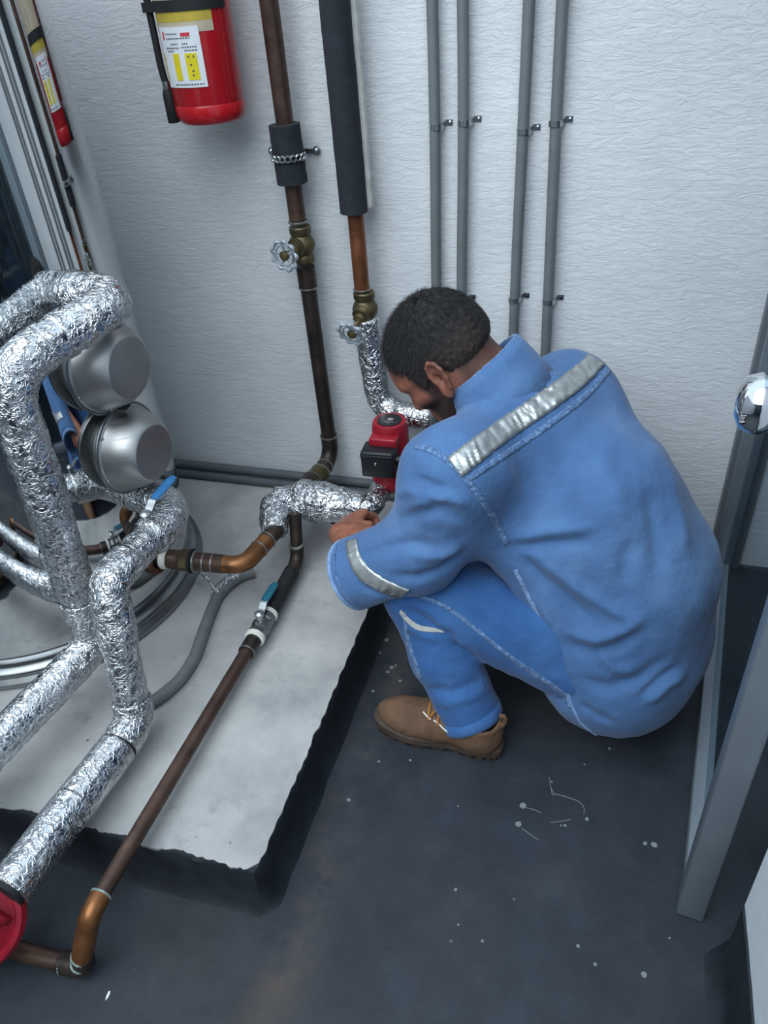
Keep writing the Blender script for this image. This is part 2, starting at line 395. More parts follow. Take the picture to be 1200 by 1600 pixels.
# concrete plinth with black coated sides
pl = thing('concrete_plinth','raised grey concrete plinth with black coated edges under the pipes','plinth',(-1.3,1.2,0))
m = MB(); R = []
edge = resample([A(-1.949,PADY,0),A(PADX,PADY,0),A(PADX,D-.001,0)], .02)
def out2(p):
    if p[1] <= PADY+1e-6 and p[0] < PADX-1e-6: return A(0,-1,0)
    if p[0] >= PADX-1e-6 and p[1] > PADY+1e-6: return A(1,0,0)
    return unit(A(1,-1,0))
for p in edge:
    o = out2(p); w = .003*mnoise.noise(Vector(p)*18); w2 = .006*mnoise.noise(Vector(p)*45+Vector((9,0,0)))
    R.append([p+o*(.022+w), p+o*(.006+w)+A(0,0,.016), p+o*w+A(0,0,PAD*.6), p+o*(w-.002)+A(0,0,PAD-.006), p-o*.006+A(0,0,PAD-.0005), p-o*(.03)+A(0,0,PAD-.004)])
m.rings(R, False, False, closed=False); m.build('coated_side','membrane',pl)
m = MB(); inner = []
for p in resample([A(-1.949,PADY,0),A(PADX,PADY,0),A(PADX,D-.002,0)], .006):
    o = out2(p)
    if 1e-6 < np.linalg.norm(p-A(PADX,PADY,0)) < .022: continue
    if abs(o[0]) > .1 and abs(o[1]) > .1: inner.append(p-o*.022); continue
    j = .008+.009*max(-.7,mnoise.noise(Vector(p)*17)+.5*mnoise.noise(Vector(p)*90)) if o[1] < -.5 else .005+.005*max(-.5,mnoise.noise(Vector(p)*40))
    inner.append(p-o*j)
topz = PAD+.0012
poly = [A(q[0],q[1],topz) for q in inner]+[A(-1.949,D-.002,topz)]
low = [q-A(0,0,.06) for q in poly]
m.rings([low,poly], True, True); m.build('concrete_top','concrete',pl,False)

# --- glazed door at the right, closed in its frame between the back wall and the pier
door = structure(thing('door_1','grey metal framed glass door with a chrome knob at the right edge','door',(.27,1.3,0)))
del door['category']
P0 = A(.248,.815,0); P1 = A(.352,D-.03,0); dd = unit(P1-P0); sd = A(-dd[1],dd[0],0)          # sd points to the room (-x)
MB().obox(P0+A(0,0,1.15), dd, sd, (0,0,1), (.024,.023,1.148), .003).build('stile','alu',door)
MB().obox(P1+A(0,0,1.15)-dd*.01, dd, sd, (0,0,1), (.026,.023,1.148), .003).build('stile','alu',door)
MB().obox((P0+P1)/2+A(0,0,.024), dd, sd, (0,0,1), (np.linalg.norm(P1-P0)/2-.034,.018,.022), .002).build('bottom_rail','alu',door)
MB().obox((P0+P1)/2+A(0,0,1.16)-sd*.006, dd, sd, (0,0,1), (np.linalg.norm(P1-P0)/2-.036,.003,1.11)).build('glass_pane','glass',door,False)
j0 = A(.338,D-.016,0)
MB().box((.318,D-.03,0),(.362,D-.002,2.3)).build('jamb','alu_dark',door,False)
MB().box((.366,D-.022,0),(.402,D-.002,2.3)).build('jamb_stop','alu_dark',door,False)
kb = P0+dd*.02+A(0,0,1.015)
MB().lathe(kb+sd*.022, sd, [(.033,0),(.033,.003),(.028,.008),(.013,.012),(.012,.036),(.024,.043),(.034,.058),(.035,.068),(.030,.082),(.016,.089),(.002,.090)], 48).build('door_knob','chrome',door,angle=80)

# ================================================================ polished tank
TC = A(-1.42,1.275,0); TR = .395; TH = math.radians(-6); TN = A(math.cos(TH),math.sin(TH),0)
tank = thing('water_tank','tall polished stainless steel water tank mirroring the wall pipes','tank',TC+A(0,0,PAD))
MB().lathe(TC+A(0,0,PAD), (0,0,1), [(.360,.030),(.378,.052),(.390,.085),(TR,.13),(TR,1.50),(.36,1.62),(.25,1.70),(.1,1.735),(.002,1.74)], 128).build('shell','steel_mirror',tank,angle=60)
MB().lathe(TC+A(0,0,PAD+.0006), (0,0,1), [(.352,.001),(.408,.001),(.414,.008),(.412,.018),(.400,.024),(.398,.034),(.402,.040),(.398,.046),(.384,.050),(.352,.048)], 128).build('base_ring','steel_dull',tank,angle=60)
for z, sc in ((.806,.93),(.604,.91)):
    o = TC+TN*(TR+.014)+A(0,0,z)
    c = MB().lathe(o, TN, [(.088*sc,-.035),(.088*sc,0),(.110*sc,.001),(.113*sc,.006),(.108*sc,.011),(.104*sc,.014),(.098*sc,.032),(.084*sc,.060),(.073*sc,.072),(.0680*sc,.0765),(.0668*sc,.0772),(.0655*sc,.0775),(.064*sc,.0775),(.02,.0775)], 64).build('heater_cover','brushed',tank,angle=25)
    MB().torus(o+TN*.008, TN, .111*sc, .0035, 64, 8).build('cover_rim','steel_dull',c)
    u, w = frame(TN)
    for k in range(6):
        a = 2*math.pi*(k+.3)/6; q = o+TN*.010+(u*math.cos(a)+w*math.sin(a))*.1055*sc
        MB().lathe(q, TN, [(.004,0),(.004,.004),(.002,.006)], 8).build('screw','steel',c)
    MB().obox(o+TN*.03-A(0,0,.100*sc), TN, (0,1,0), (0,0,1), (.010,.012,.006), .002).build('latch','blackrub',c)
MB().torus(TC+TN*(TR+.004)+A(0,0,.283), TN, .033, .010, 28, 8).build('drain_flange','rust',tank)
MB().lathe(TC+TN*(TR-.02)+A(0,0,.475), TN, [(.036,0),(.036,.024),(.032,.026)], 24).build('port_collar','copper_dark',tank)
MB().lathe(TC+TN*(TR-.02)+A(0,0,.955), TN, [(.036,0),(.036,.024),(.032,.026)], 24).build('port_collar','copper_dark',tank)

# ================================================================ foil wrapped pipes of the tank
def port(z, q): return TC+TN*(TR+q)+A(0,0,z)
FR = .041
t = thing('foil_wrapped_pipe','upper foil wrapped pipe from tank top dropping in front and running off left','pipe',(-1.03,.97,PAD))
a0, a1, a2, a3 = port(.955,.0), A(-.905,1.225,.955), A(-1.020,.985,.905), A(-1.030,.962,.262)
foil_piece('foil_sleeve',[a0,a1,a1+.55*(a2-a1)],.044,t,.06,.10,.07)
foil_piece('foil_sleeve',[a1+.50*(a2-a1),a2,A(-1.024,.978,.62)],.043,t,.075,.08,.05)
foil_piece('foil_sleeve',[A(-1.024,.978,.66),a3+A(0,0,.05)],.040,t,0,.06,.05,'foil_soft')
foil_piece('foil_sleeve',[a3+A(0,0,.13),a3,A(-1.045,.88,.255)],.042,t,.05,.07,.05)
foil_piece('foil_sleeve',[A(-1.04,.90,.255),A(-1.10,.50,.245)],.041,t,0,.06,.03,'foil_soft')
foil_piece('foil_sleeve',[A(-1.098,.515,.245),A(-1.14,.12,.24)],.042,t,0,.06,.03,'foil_soft')
MB().tube([A(-1.13,.16,.24),A(-1.15,.02,.24)],.021,14).build('pipe_end','copper',t)

t = thing('foil_wrapped_pipe','lower foil wrapped pipe with blue lever running over the plinth edge to the red pump','pipe',(-.88,.83,PAD))
b0, b1, b2, b3 = port(.475,.0), A(-.895,1.190,.475), A(-.905,.925,.490), A(-.872,.835,.192)
foil_piece('foil_sleeve',[b0+TN*.045,b1,b1+.42*(b2-b1)],.044,t,.07,.06,.06)
foil_piece('foil_sleeve',[b0,b0+TN*.035],.042,t,0,.06,.03)
MB().tube([b0+TN*.032,b0+TN*.048],.0415,24).build('dark_gap','blackrub',t)
foil_piece('foil_sleeve',[b1+.36*(b2-b1),b1+.78*(b2-b1)],.038,t,0,.09,.05)
foil_piece('foil_sleeve',[b1+.72*(b2-b1),b2,b2+.4*(b3-b2)],.041,t,.05,.09,.06)
foil_piece('foil_sleeve',[b2+.36*(b3-b2),b3+.12*(b2-b3)],.037,t,0,.05,.05,'foil_soft')
foil_piece('foil_sleeve',[b3+.16*(b2-b3),b3,A(-.874,.772,.188)],.041,t,.04,.06,.04)
MB().tube([A(-.874,.776,.188),A(-.874,.764,.188)],.0385,24).build('dark_gap','blackrub',t)
foil_piece('foil_sleeve',[A(-.874,.766,.188),A(-.884,.625,.190)],.041,t,0,.05,.03,'foil_soft')
foil_piece('foil_sleeve',[A(-.883,.635,.190),A(-.896,.455,.192)],.042,t,0,.05,.03,'foil_soft')
MB().tube([A(-.896,.460,.192),A(-.897,.446,.192)],.034,20).build('pipe_end','blackrub',t)
def lever(parent, base, up, along, L, gmat, name='valve_lever'):
    base = A(base); up = unit(up); along = unit(along-up*(along@up)); side = np.cross(along,up)
    MB().lathe(base, up, [(.008,0),(.008,.016),(.012,.016),(.012,.021),(.006,.026)], 12).build('lever_nut','steel',parent)
    q = [base+up*.020, base+up*.020+along*.012, base+up*.034+along*.032, base+up*.036+along*L]
    P = []; N = []
    def strip(pa, wd, th, nm, mt, par):
        P = [[p-side*wd/2,p-side*wd/4,p+side*wd/4,p+side*wd/2] for p in pa]; N = [[up]*4 for _ in pa]
        return MB().grid((P,N),th).build(nm,mt,par)
    l = strip(resample(q,.006)[:8], .017,.004, name,'steel',parent)
    pa = [p for p in resample(q,.006)[6:]]
    R = []
    for i,p in enumerate(pa):
        e = 1.0 if 1 < i < len(pa)-2 else .8
        R.append([p+side*.011*e*math.cos(a)+up*.0052*e*math.sin(a)-up*.002 for a in np.linspace(0,2*math.pi,13)[:-1]])
    MB().rings(R).build('grip',gmat,l)
vb = b1+.30*(b2-b1)
lever(t, vb+A(-.004,-.02,.040), (.1,-.05,1), A(.08,.85,.25), .115, 'blue_grip')

# ================================================================ red pump at the front left corner
t = thing('red_pump','dark red round pump body at the lower left corner by the foil pipe end','pump',(-.93,.36,0))
pc = A(-.935,.388,.185)
ax = unit(A(.42,-.62,.62))
MB().lathe(pc-ax*.045, ax, [(.058,-.02),(.078,.0),(.090,.010),(.093,.024),(.087,.034),(.079,.036),(.076,.032),(.068,.036),(.052,.050),(.024,.058),(.002,.060)], 40).build('pump_body','red_pump',t)
MB().lathe(A(-.898,.430,.190), A(-.3,-.6,-.2), [(.034,0),(.034,.012),(.028,.016),(.028,.05)], 24).build('inlet_neck','red_pump',t)
MB().lathe(A(-.995,.340,.0), (0,0,1), [(.035,0),(.035,.02),(.022,.03),(.022,.13)], 20).build('pump_foot','red_pump',t)

# ================================================================ copper drain line from the tank to the tee
t = thing('copper_drain_pipe','brown copper pipe curving from the rusted tank flange to the foil wrapped tee','pipe',(-.80,1.27,PAD))
d0 = port(.283,.0); d1 = A(-.805,1.262,.270); d2 = A(-.778,1.425,.272); d3 = A(-.790,1.470,.278)
x = unit(d1-d0)
MB().tube([d0, d0+x*.05],.020,18).build('nipple','copper_dark',t)
MB().lathe(d0+x*.014, x, [(.024,0),(.027,.004),(.027,.014),(.024,.018)], 22).build('thread_tape','tape',t)
MB().lathe(d0+x*.032, x, [(.023,0),(.0245,.003),(.0245,.030),(.023,.032)], 18).build('adapter','copper',t)
MB().lathe(d0+x*.064, x, [(.026,0),(.028,.003),(.028,.020),(.026,.024)], 6).build('union_nut','bronze',t,angle=20)
MB().lathe(d0+x*.088, x, [(.027,0),(.031,.002),(.031,.008),(.027,.010)], 24).build('union_seal','blackrub',t)
MB().lathe(d0+x*.098, x, [(.026,0),(.028,.002),(.028,.005),(.026,.007)], 24).build('union_ring','solder',t)
MB().tube([d0+x*.10, d1+.40*(d0+x*.10-d1)],.0235,18).build('coupling','copper',t)
MB().tube([d1+.45*(d0+x*.10-d1), d1, d1+.62*(d2-d1)],.0225,20,.06,.005).build('elbow','copper_elbow',t)
MB().tube([d1+.60*(d2-d1), d2, d3],.0215,18).build('tee_stub','copper_dark',t)
for q, mt in ((d0+x*.125,'solder'),(d1+.62*(d0+x*.10-d1),'solder'),(d1+.42*(d2-d1),'solder'),(d1+.66*(d2-d1),'solder'),(d1+.96*(d2-d1),'solder')):
    ring_on(t, q, x if q[0] < -.83 else d2-d1, .0225, mt)

# ================================================================ foil wrapped tee and crossing pipe
t = thing('foil_wrapped_tee','crumpled foil wrapped pipe joint crossing low in front of the white wall','pipe',(-.70,1.52,PAD))
e0, e1, e2, e3 = A(-.783,1.408,.268), A(-.808,1.498,.285), A(-.755,1.528,.290), A(-.580,1.530,.285)
foil_piece('foil_sleeve',[e0,e1+A(-.010,-.004,.004),e1+.7*(e2-e1)],lambda q:.033+.008*min(1,q/.35),t,.04,.12,.10)
foil_piece('foil_sleeve',[e1+A(-.012,.008,.008),e2],.040,t,.0,.10,.06)
foil_piece('foil_sleeve',[e2-A(.022,0,0),e3],lambda q:.043+.014*min(1,q/.12)-.020*max(0,(q-.40)/.60),t,0,.07,.06)
foil_piece('foil_sleeve',[e3-A(.015,0,0),A(-.560,1.535,.285),A(-.556,1.615,.290)],.030,t,.03,.10,.06)
MB().tube([A(-.556,1.605,.290),A(-.552,1.650,.300),A(-.545,1.652,.325)],.019,16,.03).build('copper_stub','copper_dark',t)
ring_on(t, A(-.555,1.628,.295), (0,1,.2), .019)
MB().tube([A(-.70,1.52,.25),A(-.68,1.55,.20),A(-.60,1.62,.125),A(-.5,1.66,.122)],.0035,8,.04,.01).build('thin_cable','blackrub',t)

# ================================================================ long copper pipe over the plinth with ball valve
t = thing('long_copper_pipe','long straight brown copper pipe with teal lever crossing the plinth to the floor','pipe',(-.742,1.0,PAD))
zc = .158
g0, g1, g2 = A(-.750,1.472,.285), A(-.743,1.425,zc+.004), A(-.742,1.29,zc)
MB().tube([g0, g1+.25*(g0-g1)],.0165,16).build('branch','copper_dark',t)
MB().tube([g1+.35*(g0-g1), g1, g1+.35*(g2-g1)],.0185,16,.03,.005).build('elbow','copper_dark',t)
MB().tube([g1+.3*(g2-g1), A(-.741,1.225,zc)],.0205,18).build('valve_tail','blackrub',t)
MB().lathe(A(-.741,1.228,zc),(0,-1,0),[(.019,0),(.024,.002),(.024,.010),(.021,.012)],20).build('thread_tape','tape',t)
vb = MB().lathe(A(-.741,1.217,zc),(0,-1,0),[(.021,0),(.0225,.002),(.0225,.018),(.020,.022),(.023,.030),(.024,.040),(.023,.048),(.021,.054),(.0225,.058),(.0225,.068),(.020,.070)],10).build('valve_body','steel_dull',t,angle=25)
MB().lathe(A(-.741,1.148,zc),(0,-1,0),[(.019,0),(.0245,.002),(.0245,.012),(.019,.015)],20).build('thread_tape','tape',t)
MB().tube([A(-.741,1.136,zc),A(-.742,1.090,zc)],.0195,18).build('adapter','copper_dark',t)
p0 = A(-.742,1.095,zc); p1 = A(-.752,.468,zc); p2 = A(-.780,.430,.030)
MB().tube([p0,p1+A(0,.03,0)],.0155,18).build('pipe_length','copper',t)
MB().tube([p1+A(0,.035,.0),p1,A(-.778,.432,.060)],.019,18,.04,.005).build('elbow','copper_elbow',t)
MB().tube([A(-.776,.434,.068),p2,A(-.830,.428,.026)],.020,18,.03,.005).build('elbow','copper_dark',t)
MB().tube([A(-.822,.428,.026),A(-1.15,.420,.024)],.0165,16).build('floor_branch','copper',t)
for q, dr, mt in ((A(-.745,1.437,.207),(0,0,1),'solder'),(g1+.38*(g2-g1),(0,-1,0),'solder'),(p0,(0,-1,0),'solder'),(p1+A(0,.034,0),(0,-1,0),'verdigris'),(A(-.7775,.433,.064),(-.4,-.4,-1),'verdigris'),(A(-.782,.430,.046),(-.2,-.2,-1),'verdigris'),(A(-.824,.428,.026),(-1,0,0),'verdigris')):
    ring_on(t, q, dr, .0185, mt)
lever(t, A(-.741,1.180,zc+.020), (0,.1,1), A(-.02,1,.05), .105, 'teal_grip')

# ================================================================ the two risers on the wall
def handwheel(parent, c, n, R):
    c = A(c); n = unit(n); u, w = frame(n)
    hw = MB(); V = []
    pa = [c+(u*math.cos(a)+w*math.sin(a))*R*(1+.055*math.cos(9*a)) for a in np.linspace(0,2*math.pi,91)[:-1]]
    P = pa+[pa[0]]
    rr = lambda q: .0042*(1+.35*math.cos(9*2*math.pi*q))
    hw.tube(P, rr, 10)
    for k in range(5):
        a = 2*math.pi*k/5+.4; e = u*math.cos(a)+w*math.sin(a)
        hw.tube([c-n*.004, c+e*R*.55-n*.003, c+e*R*.97], .0034, 8)
    hw.torus(c, n, R*.72, .0022, 36, 6)
    o = hw.build('handwheel','wheel',parent,angle=60)
    MB().lathe(c-n*.008, n, [(.010,0),(.012,.004),(.012,.012),(.007,.015)], 14).build('hub','bronze',o)
    return o
def gate_valve(parent, c, wheel, R):
    c = A(c); wheel = A(wheel); n = unit(wheel-c)
    v = MB().lathe(c-A(0,0,.045),(0,0,1),[(.024,0),(.027,.003),(.027,.016),(.023,.022),(.030,.034),(.033,.045),(.030,.056),(.023,.068),(.027,.074),(.027,.087),(.024,.090)],20).build('gate_valve','bronze',parent)
    MB().lathe(c, n, [(.028,0),(.028,.016),(.024,.020),(.024,.028),(.016,.030),(.016,.040),(.010,.042),(.005,.046),(.005,np.linalg.norm(wheel-c))], 18).build('bonnet','bronze',v)
    handwheel(v, wheel, n, R)
t = thing('copper_riser','dark copper wall pipe with short black foam collar and grey handwheel valve','pipe',(-.762,1.778,.27))
rx, ry = -.762, 1.778
MB().tube([A(rx-.006,ry,2.0),A(rx-.005,ry,.945)],.0205,18).build('pipe_length','copper',t)
MB().tube([A(rx-.001,ry,.83),A(rx,ry,.775)],.0235,18).build('coupling','copper_dark',t)
MB().tube([A(rx,ry,.78),A(rx+.004,ry,.335)],.0205,18).build('pipe_length','copper_dark',t)
MB().tube([A(rx+.004,ry,.345),A(rx+.004,ry,.272),A(rx-.006,1.70,.255)],.0235,18,.045,.005).build('elbow','copper_dark',t)
MB().tube([A(rx-.004,1.712,.258),A(rx-.016,1.655,.262)],.026,18).build('adapter','bronze',t)
MB().tube([A(rx-.014,1.660,.262),A(rx-.004,1.55,.280)],.0285,18).build('reducer','copper_dark',t)
for q, dr in ((A(rx-.004,ry,.940),(0,0,1)),(A(rx,ry,.777),(0,0,1)),(A(rx+.004,ry,.340),(0,0,1)),(A(rx-.002,1.735,.262),(0,-1,0)),(A(rx-.006,1.708,.258),(0,-1,0)),(A(rx-.014,1.66,.262),(0,-1,0))):
    ring_on(t, q, dr, .0235 if q[1] > 1.72 else .027, 'solder')
gate_valve(t, A(rx-.002,ry,.885), A(-.782,1.705,.880), .034)
dsp = lambda p,tt,a: .035*mnoise.noise(Vector(p)*60)
s = MB().tube([A(rx-.005,ry-.006,1.155),A(rx-.003,ry-.006,1.030)],.036,24,0,.006,True,dsp).build('foam_collar','foam',t)
st = MB()                                        # perforated strap: scalloped band with holes left as rings
cc = A(rx-.004,ry-.006,1.088)
for k in range(11):
    a = math.radians(-96+k*19.2)-math.pi/2
    e = A(math.cos(a),math.sin(a),0); st.torus(cc+e*.0385, e, .0062, .0026, 16, 6)
    if k < 10:
        a2 = a+math.radians(9.6); e2 = A(math.cos(a2),math.sin(a2),0); st.obox(cc+e2*.0385, A(-e2[1],e2[0],0), e2, (0,0,1), (.0026,.0012,.0045))
so = st.build('perforated_strap','steel',t)
for sx in (-1,1):
    q = A(-.719 if sx > 0 else -.834,D-.012,1.088)
    MB().obox(q+A(-sx*.014,.004,-.002), (1,0,0),(0,1,0),(0,0,1), (.018,.0015,.0055)).build('strap_tab','steel',so)
    MB().lathe(q, (0,-1,0), [(.009,-.006),(.009,-.003),(.0055,-.003),(.0055,.004),(.003,.006)], 12).build('bolt','steel',so)

t = thing('insulated_riser','copper wall pipe in long black foam sleeve above a handwheel valve','pipe',(-.612,1.77,.45))
qx, qy = -.617, 1.775
V = []
R = []
for z in np.linspace(2.0,.966,60):
    R.append([A(qx-.0055*(z-.96),qy-.008,z)+A(math.cos(a),math.sin(a),0)*.0325*(1+.03*mnoise.noise(Vector((math.cos(a)*2,math.sin(a)*2,z*22)))) for a in np.linspace(0,2*math.pi,29)[:-1]])
MB().rings(R).build('foam_sleeve','foam',t)
P = []; N = []
for i,z in enumerate(np.linspace(2.0,.972,90)):
    wv = .0022*mnoise.noise(Vector((0,3,z*40)))
    c = A(qx+.0295-.0055*(z-.96),qy+.010,z); P.append([c+A(wv,-.006,0), c+A(.009+wv,-.001,0), c+A(.011+wv,.010,0), c+A(.006,.018,0)]); N.append([A(.6,-.7,0)]*4)
MB().grid((P,N),.004).build('sleeve_seam','foam_edge',t)
MB().tube([A(qx,qy,1.0),A(qx,qy,.775)],.0195,18).build('pipe_length','copper_red',t)
gate_valve(t, A(qx+.004,qy,.728), A(-.628,1.700,.690), .034)
ring_on(t, A(qx,qy,.778), (0,0,1), .021)
foil_piece('foil_sleeve',[A(qx+.006,qy-.004,.705),A(qx+.012,qy-.006,.60),A(qx+.020,qy-.010,.505)],.035,t,0,.07,.06)
foil_piece('foil_sleeve',[A(qx+.018,qy-.010,.53),A(qx+.030,qy-.02,.46),A(-.50,1.735,.450),A(-.44,1.735,.452)],.034,t,.05,.10,.07)

# ================================================================ circulation pump
t = thing('circulation_pump','red circulation pump with black terminal box in front of the wall','pump',(-.53,1.65,.29))
pa = A(-.530,1.650,0)
MB().lathe(pa+A(0,0,.345),(0,0,1),[(.050,0),(.0475,.01),(.047,.118),(.0455,.130),(.0425,.137),(.036,.139),(.033,.1375),(.002,.1375)],48).build('motor_housing','red_pump',t)
pl2 = MB().lathe(pa+A(0,0,.4822),(0,0,1),[(.0318,0),(.0318,.0022),(.030,.003),(.002,.003)],40).build('nameplate','plate',t)
q = pa+A(.002,.002,.4853)
MB().sphere(q,(.0085,.007,.0012),16,6).build('logo_mark','mark_grey',pl2)
MB().box(q+A(-.016,-.0152,-.0004),q+A(.014,-.0138,.0004)).build('print_line','mark_grey',pl2,False)
MB().tube([q+A(-.006,-.023,0),q+A(-.002,-.018,0),q+A(.002,-.023,0),q+A(.005,-.018,0)],.0008,6).build('print_mark','mark_grey',pl2)
MB().lathe(pa+A(0,0,.272),(0,0,1),[(.022,0),(.042,.010),(.055,.028),(.058,.046),(.054,.062),(.050,.074)],40).build('volute','red_pump',t)
MB().obox(pa+A(-.002,-.040,.452),(1,0,0),(0,1,0),(0,0,1),(.036,.028,.012),.003).build('housing_ledge','red_pump',t)
bx = MB().obox(pa+A(-.010,-.072,.407),(1,.04,0),(-.04,1,0),(0,0,1),(.043,.030,.037),.005).build('terminal_box','box_black',t)
MB().obox(pa+A(-.010,-.101,.4335),(1,.04,0),(-.04,1,0),(0,0,1),(.042,.0035,.0025),.001).build('box_ridge','box_black',bx)
MB().lathe(pa+A(-.012,-.103,.413),(0,-1,0),[(.0035,-.002),(.0035,.002),(.002,.0032)],12).build('box_screw','chrome',bx)
MB().tube([pa+A(.030,-.068,.408),pa+A(.060,-.062,.410)],.013,14).build('cable_gland','box_black',bx)
MB().tube([pa+A(.055,-.062,.410),pa+A(.085,-.058,.412)],.009,12).build('cable','conduit',bx)
MB().tube([A(-.545,1.652,.300),A(-.545,1.652,.285)],.022,16).build('pump_outlet','red_pump',t)
t = thing('flexible_conduit','short grey conduit dropping behind the head to the pump','conduit',(-.49,1.76,.40))
MB().tube([A(-.530,D-.002,.625),A(-.535,1.806,.615),A(-.528,1.806,.535)],.0125,14,.025,.006).build('conduit_tube','conduit',t)
MB().tube([A(-.528,1.806,.545),A(-.520,1.808,.505)],.0165,14).build('connector','conduit_dark',t)
MB().tube([A(-.520,1.808,.51),A(-.475,1.815,.42),A(-.440,1.815,.36)],.013,14,.04,.01).build('conduit_tube','conduit',t)

# ================================================================ wall conduits
specs = [(-.432,-.428,-.440,[1.135,.74],'leftmost grey wall conduit of the four, running down behind the dark hair'),
         (-.371,-.364,-.376,[1.141,.74],'second grey wall conduit from the left, ending behind the head'),
         (-.226,-.236,-.244,[1.122,.749],'third grey wall conduit from the left, dropping behind the collar'),
         (-.168,-.169,-.162,[1.136,.747],'rightmost grey wall conduit, running down behind the shoulder')]
cy_ = D-.020; CR = .0125
for (xt,xm,xb,cl,lab) in specs:
    t = thing('wall_conduit',lab,'conduit',(xm,cy_,.0),'grey conduits strapped to the white wall')
    MB().tube([A(xt,cy_,2.0),A(xm,cy_,1.14),A(xb,cy_-.002,.75),A(xb+.002,cy_,.35),A(xb,cy_,.005)],CR,16,.25,.03).build('conduit_tube','conduit',t)
    for i,z in enumerate(cl):
        xx = xm if i == 0 else xb
        P = []; N = []
        for a in np.linspace(math.radians(190),math.radians(352),13):
            e = A(math.cos(a),math.sin(a),0); P.append([A(xx,cy_,z-.006)+e*(CR+.002),A(xx,cy_,z+.006)+e*(CR+.002)]); N.append([e,e])
        for dx in (.020,.034):
            P.append([A(xx+dx,D-.0022,z-.006+.004),A(xx+dx,D-.0022,z+.006+.004)]); N.append([A(0,-1,0)]*2)
        c = MB().grid((P,N),.0016).build('pipe_strap','steel',t)
        MB().lathe(A(xx+.028,D-.001,z+.004),(0,-1,0),[(.0042,0),(.0042,.003),(.002,.0045)],10).build('screw','steel' if i == 0 else 'copper_dark',c)
for z, y, lab in ((PAD+.0145,D-.034,'lower dusty grey conduit along the foot of the wall on the plinth'),(PAD+.040,D-.017,'upper dusty grey conduit along the foot of the wall behind the plinth')):
    tag(MB().tube([A(-1.90,y,z),A(-1.0,y,z+.0),A(-.47,y,z)],.0135,14).build('skirting_conduit','conduit_dark'),lab,'conduit','grey conduits along the wall foot')

# ================================================================ hose on the plinth
t = thing('grey_hose','grey flexible hose looping on the concrete beside the tank base','hose',(-.9,1.1,PAD))
MB().tube([A(-.858,1.390,.132),A(-.888,1.372,.132),A(-.918,1.30,.134),A(-.893,1.16,.133),A(-.865,1.05,.133),A(-.880,.96,.132),A(-.925,.90,.131)],.0145,16,.06,.008).build('hose_tube','hose',t)
MB().tube([A(-.896,1.365,.134),A(-.918,1.315,.136),A(-.921,1.28,.136)],.0165,18,.02,.005,True,crinkle(.05,5,.04)).build('foil_tape','foil',t)
MB().tube([A(-.926,1.29,.148),A(-.945,1.31,.156),A(-.985,1.335,.158),A(-1.005,1.34,.150)],.0045,10,.02,.004).build('foil_twist','foil',t)

# ================================================================ fire extinguisher
ex = thing('fire_extinguisher','red fire extinguisher with white and yellow paper tag hanging on the wall','extinguisher',(-.924,1.738,1.173))
ec = A(-.924,1.738,0); ER = .078
MB().lathe(ec+A(0,0,1.173),(0,0,1),[(.050,.004),(.066,.0),(.074,.006),(ER,.018),(ER,.036),(ER-.001,.038),(ER,.040),(ER,.40),(.075,.43),(.055,.46),(.03,.475),(.028,.51)],64).build('cylinder','ext_red',ex)
def wrap(a0, a1, z0, z1, off, na=14, nz=6, tilt=0, bow=0):
    P = []; N = []
    for i in range(nz):
        z = z0+(z1-z0)*i/(nz-1); P.append([]); N.append([])
        for k in range(na):
            a = math.radians(a0+(a1-a0)*k/(na-1)); e = A(math.cos(a),math.sin(a),0)
            P[-1].append(ec+e*(ER+off)+A(0,0,z+tilt*(k/(na-1)-.5))); N[-1].append(e)
    return MB().grid((P,N),.0008)
# angles: -90 faces out from the wall
wrap(-150,-36,1.366,1.384,.0012).build('yellow_band','band_yellow',ex)
bl = wrap(-150,-36,1.347,1.367,.0010).build('beige_label','beige',ex)
wrap(-150,-36,1.404,1.50,.0010).build('beige_label','beige',ex)
for a in (-86,-66):
    wrap(a,a+1.6,1.404,1.50,.0016,2,2).build('label_rule','print_dark',ex)
tg = wrap(-134,-60,1.248,1.358,.0024,16,8).build('paper_tag','paper',ex)
for a,b,z0,z1,mt,nm in ((-87,-69,1.262,1.311,'paper_yellow','yellow_column'),(-108,-97,1.262,1.311,'paper_yellow','yellow_column'),(-132.5,-130,1.262,1.311,'band_yellow','yellow_column'),
                 (-124,-120.5,1.336,1.350,'print_red','red_mark'),(-88,-74,1.341,1.3475,'print_red','red_mark')):
    wrap(a,b,z0,z1,.0031,5,3).build(nm,mt,tg)
for (a,b,z) in ((-117,-92,1.346),(-116,-74,1.338),(-108,-95,1.328),(-88,-78,1.328),(-120,-94,1.321),(-90,-66,1.322),(-118,-104,1.3155),(-86,-66,1.316),(-114,-64,1.254)):
    aa = a
    while aa < b-1.2:
        st_ = min(random.uniform(2.2,4.6),b-aa); wrap(aa,aa+st_*.72,z-.0012,z+.0012,.0030,2,2).build('print_stroke','print_dark',tg); aa += st_+.5
for k,(a,z) in enumerate(((-83,1.305),(-75,1.305),(-81,1.290),(-79,1.279),(-80,1.271))):
    wrap(a,a+2.6,z-.0018,z+.0018,.0036,2,2).build('print_stroke','print_dark',tg)
P = []; N = []
bk = wrap(-178,-8,1.384,1.404,.003,28,3); bk.build('bracket_band','blackrub',ex)
MB().box((ec[0]-.03,D-.028,1.25),(ec[0]+.03,D-.002,1.55)).build('wall_bracket','blackrub',ex,False)
hx = ec+A(-ER-.002,-.036,.012)
MB().tube([hx+A(.03,.02,1.62),hx+A(-.004,0,1.52),hx+A(-.003,0,1.38),hx+A(-.001,-.004,1.27),hx+A(.003,-.004,1.238)],.0075,12,.05,.01).build('discharge_hose','blackrub',ex)
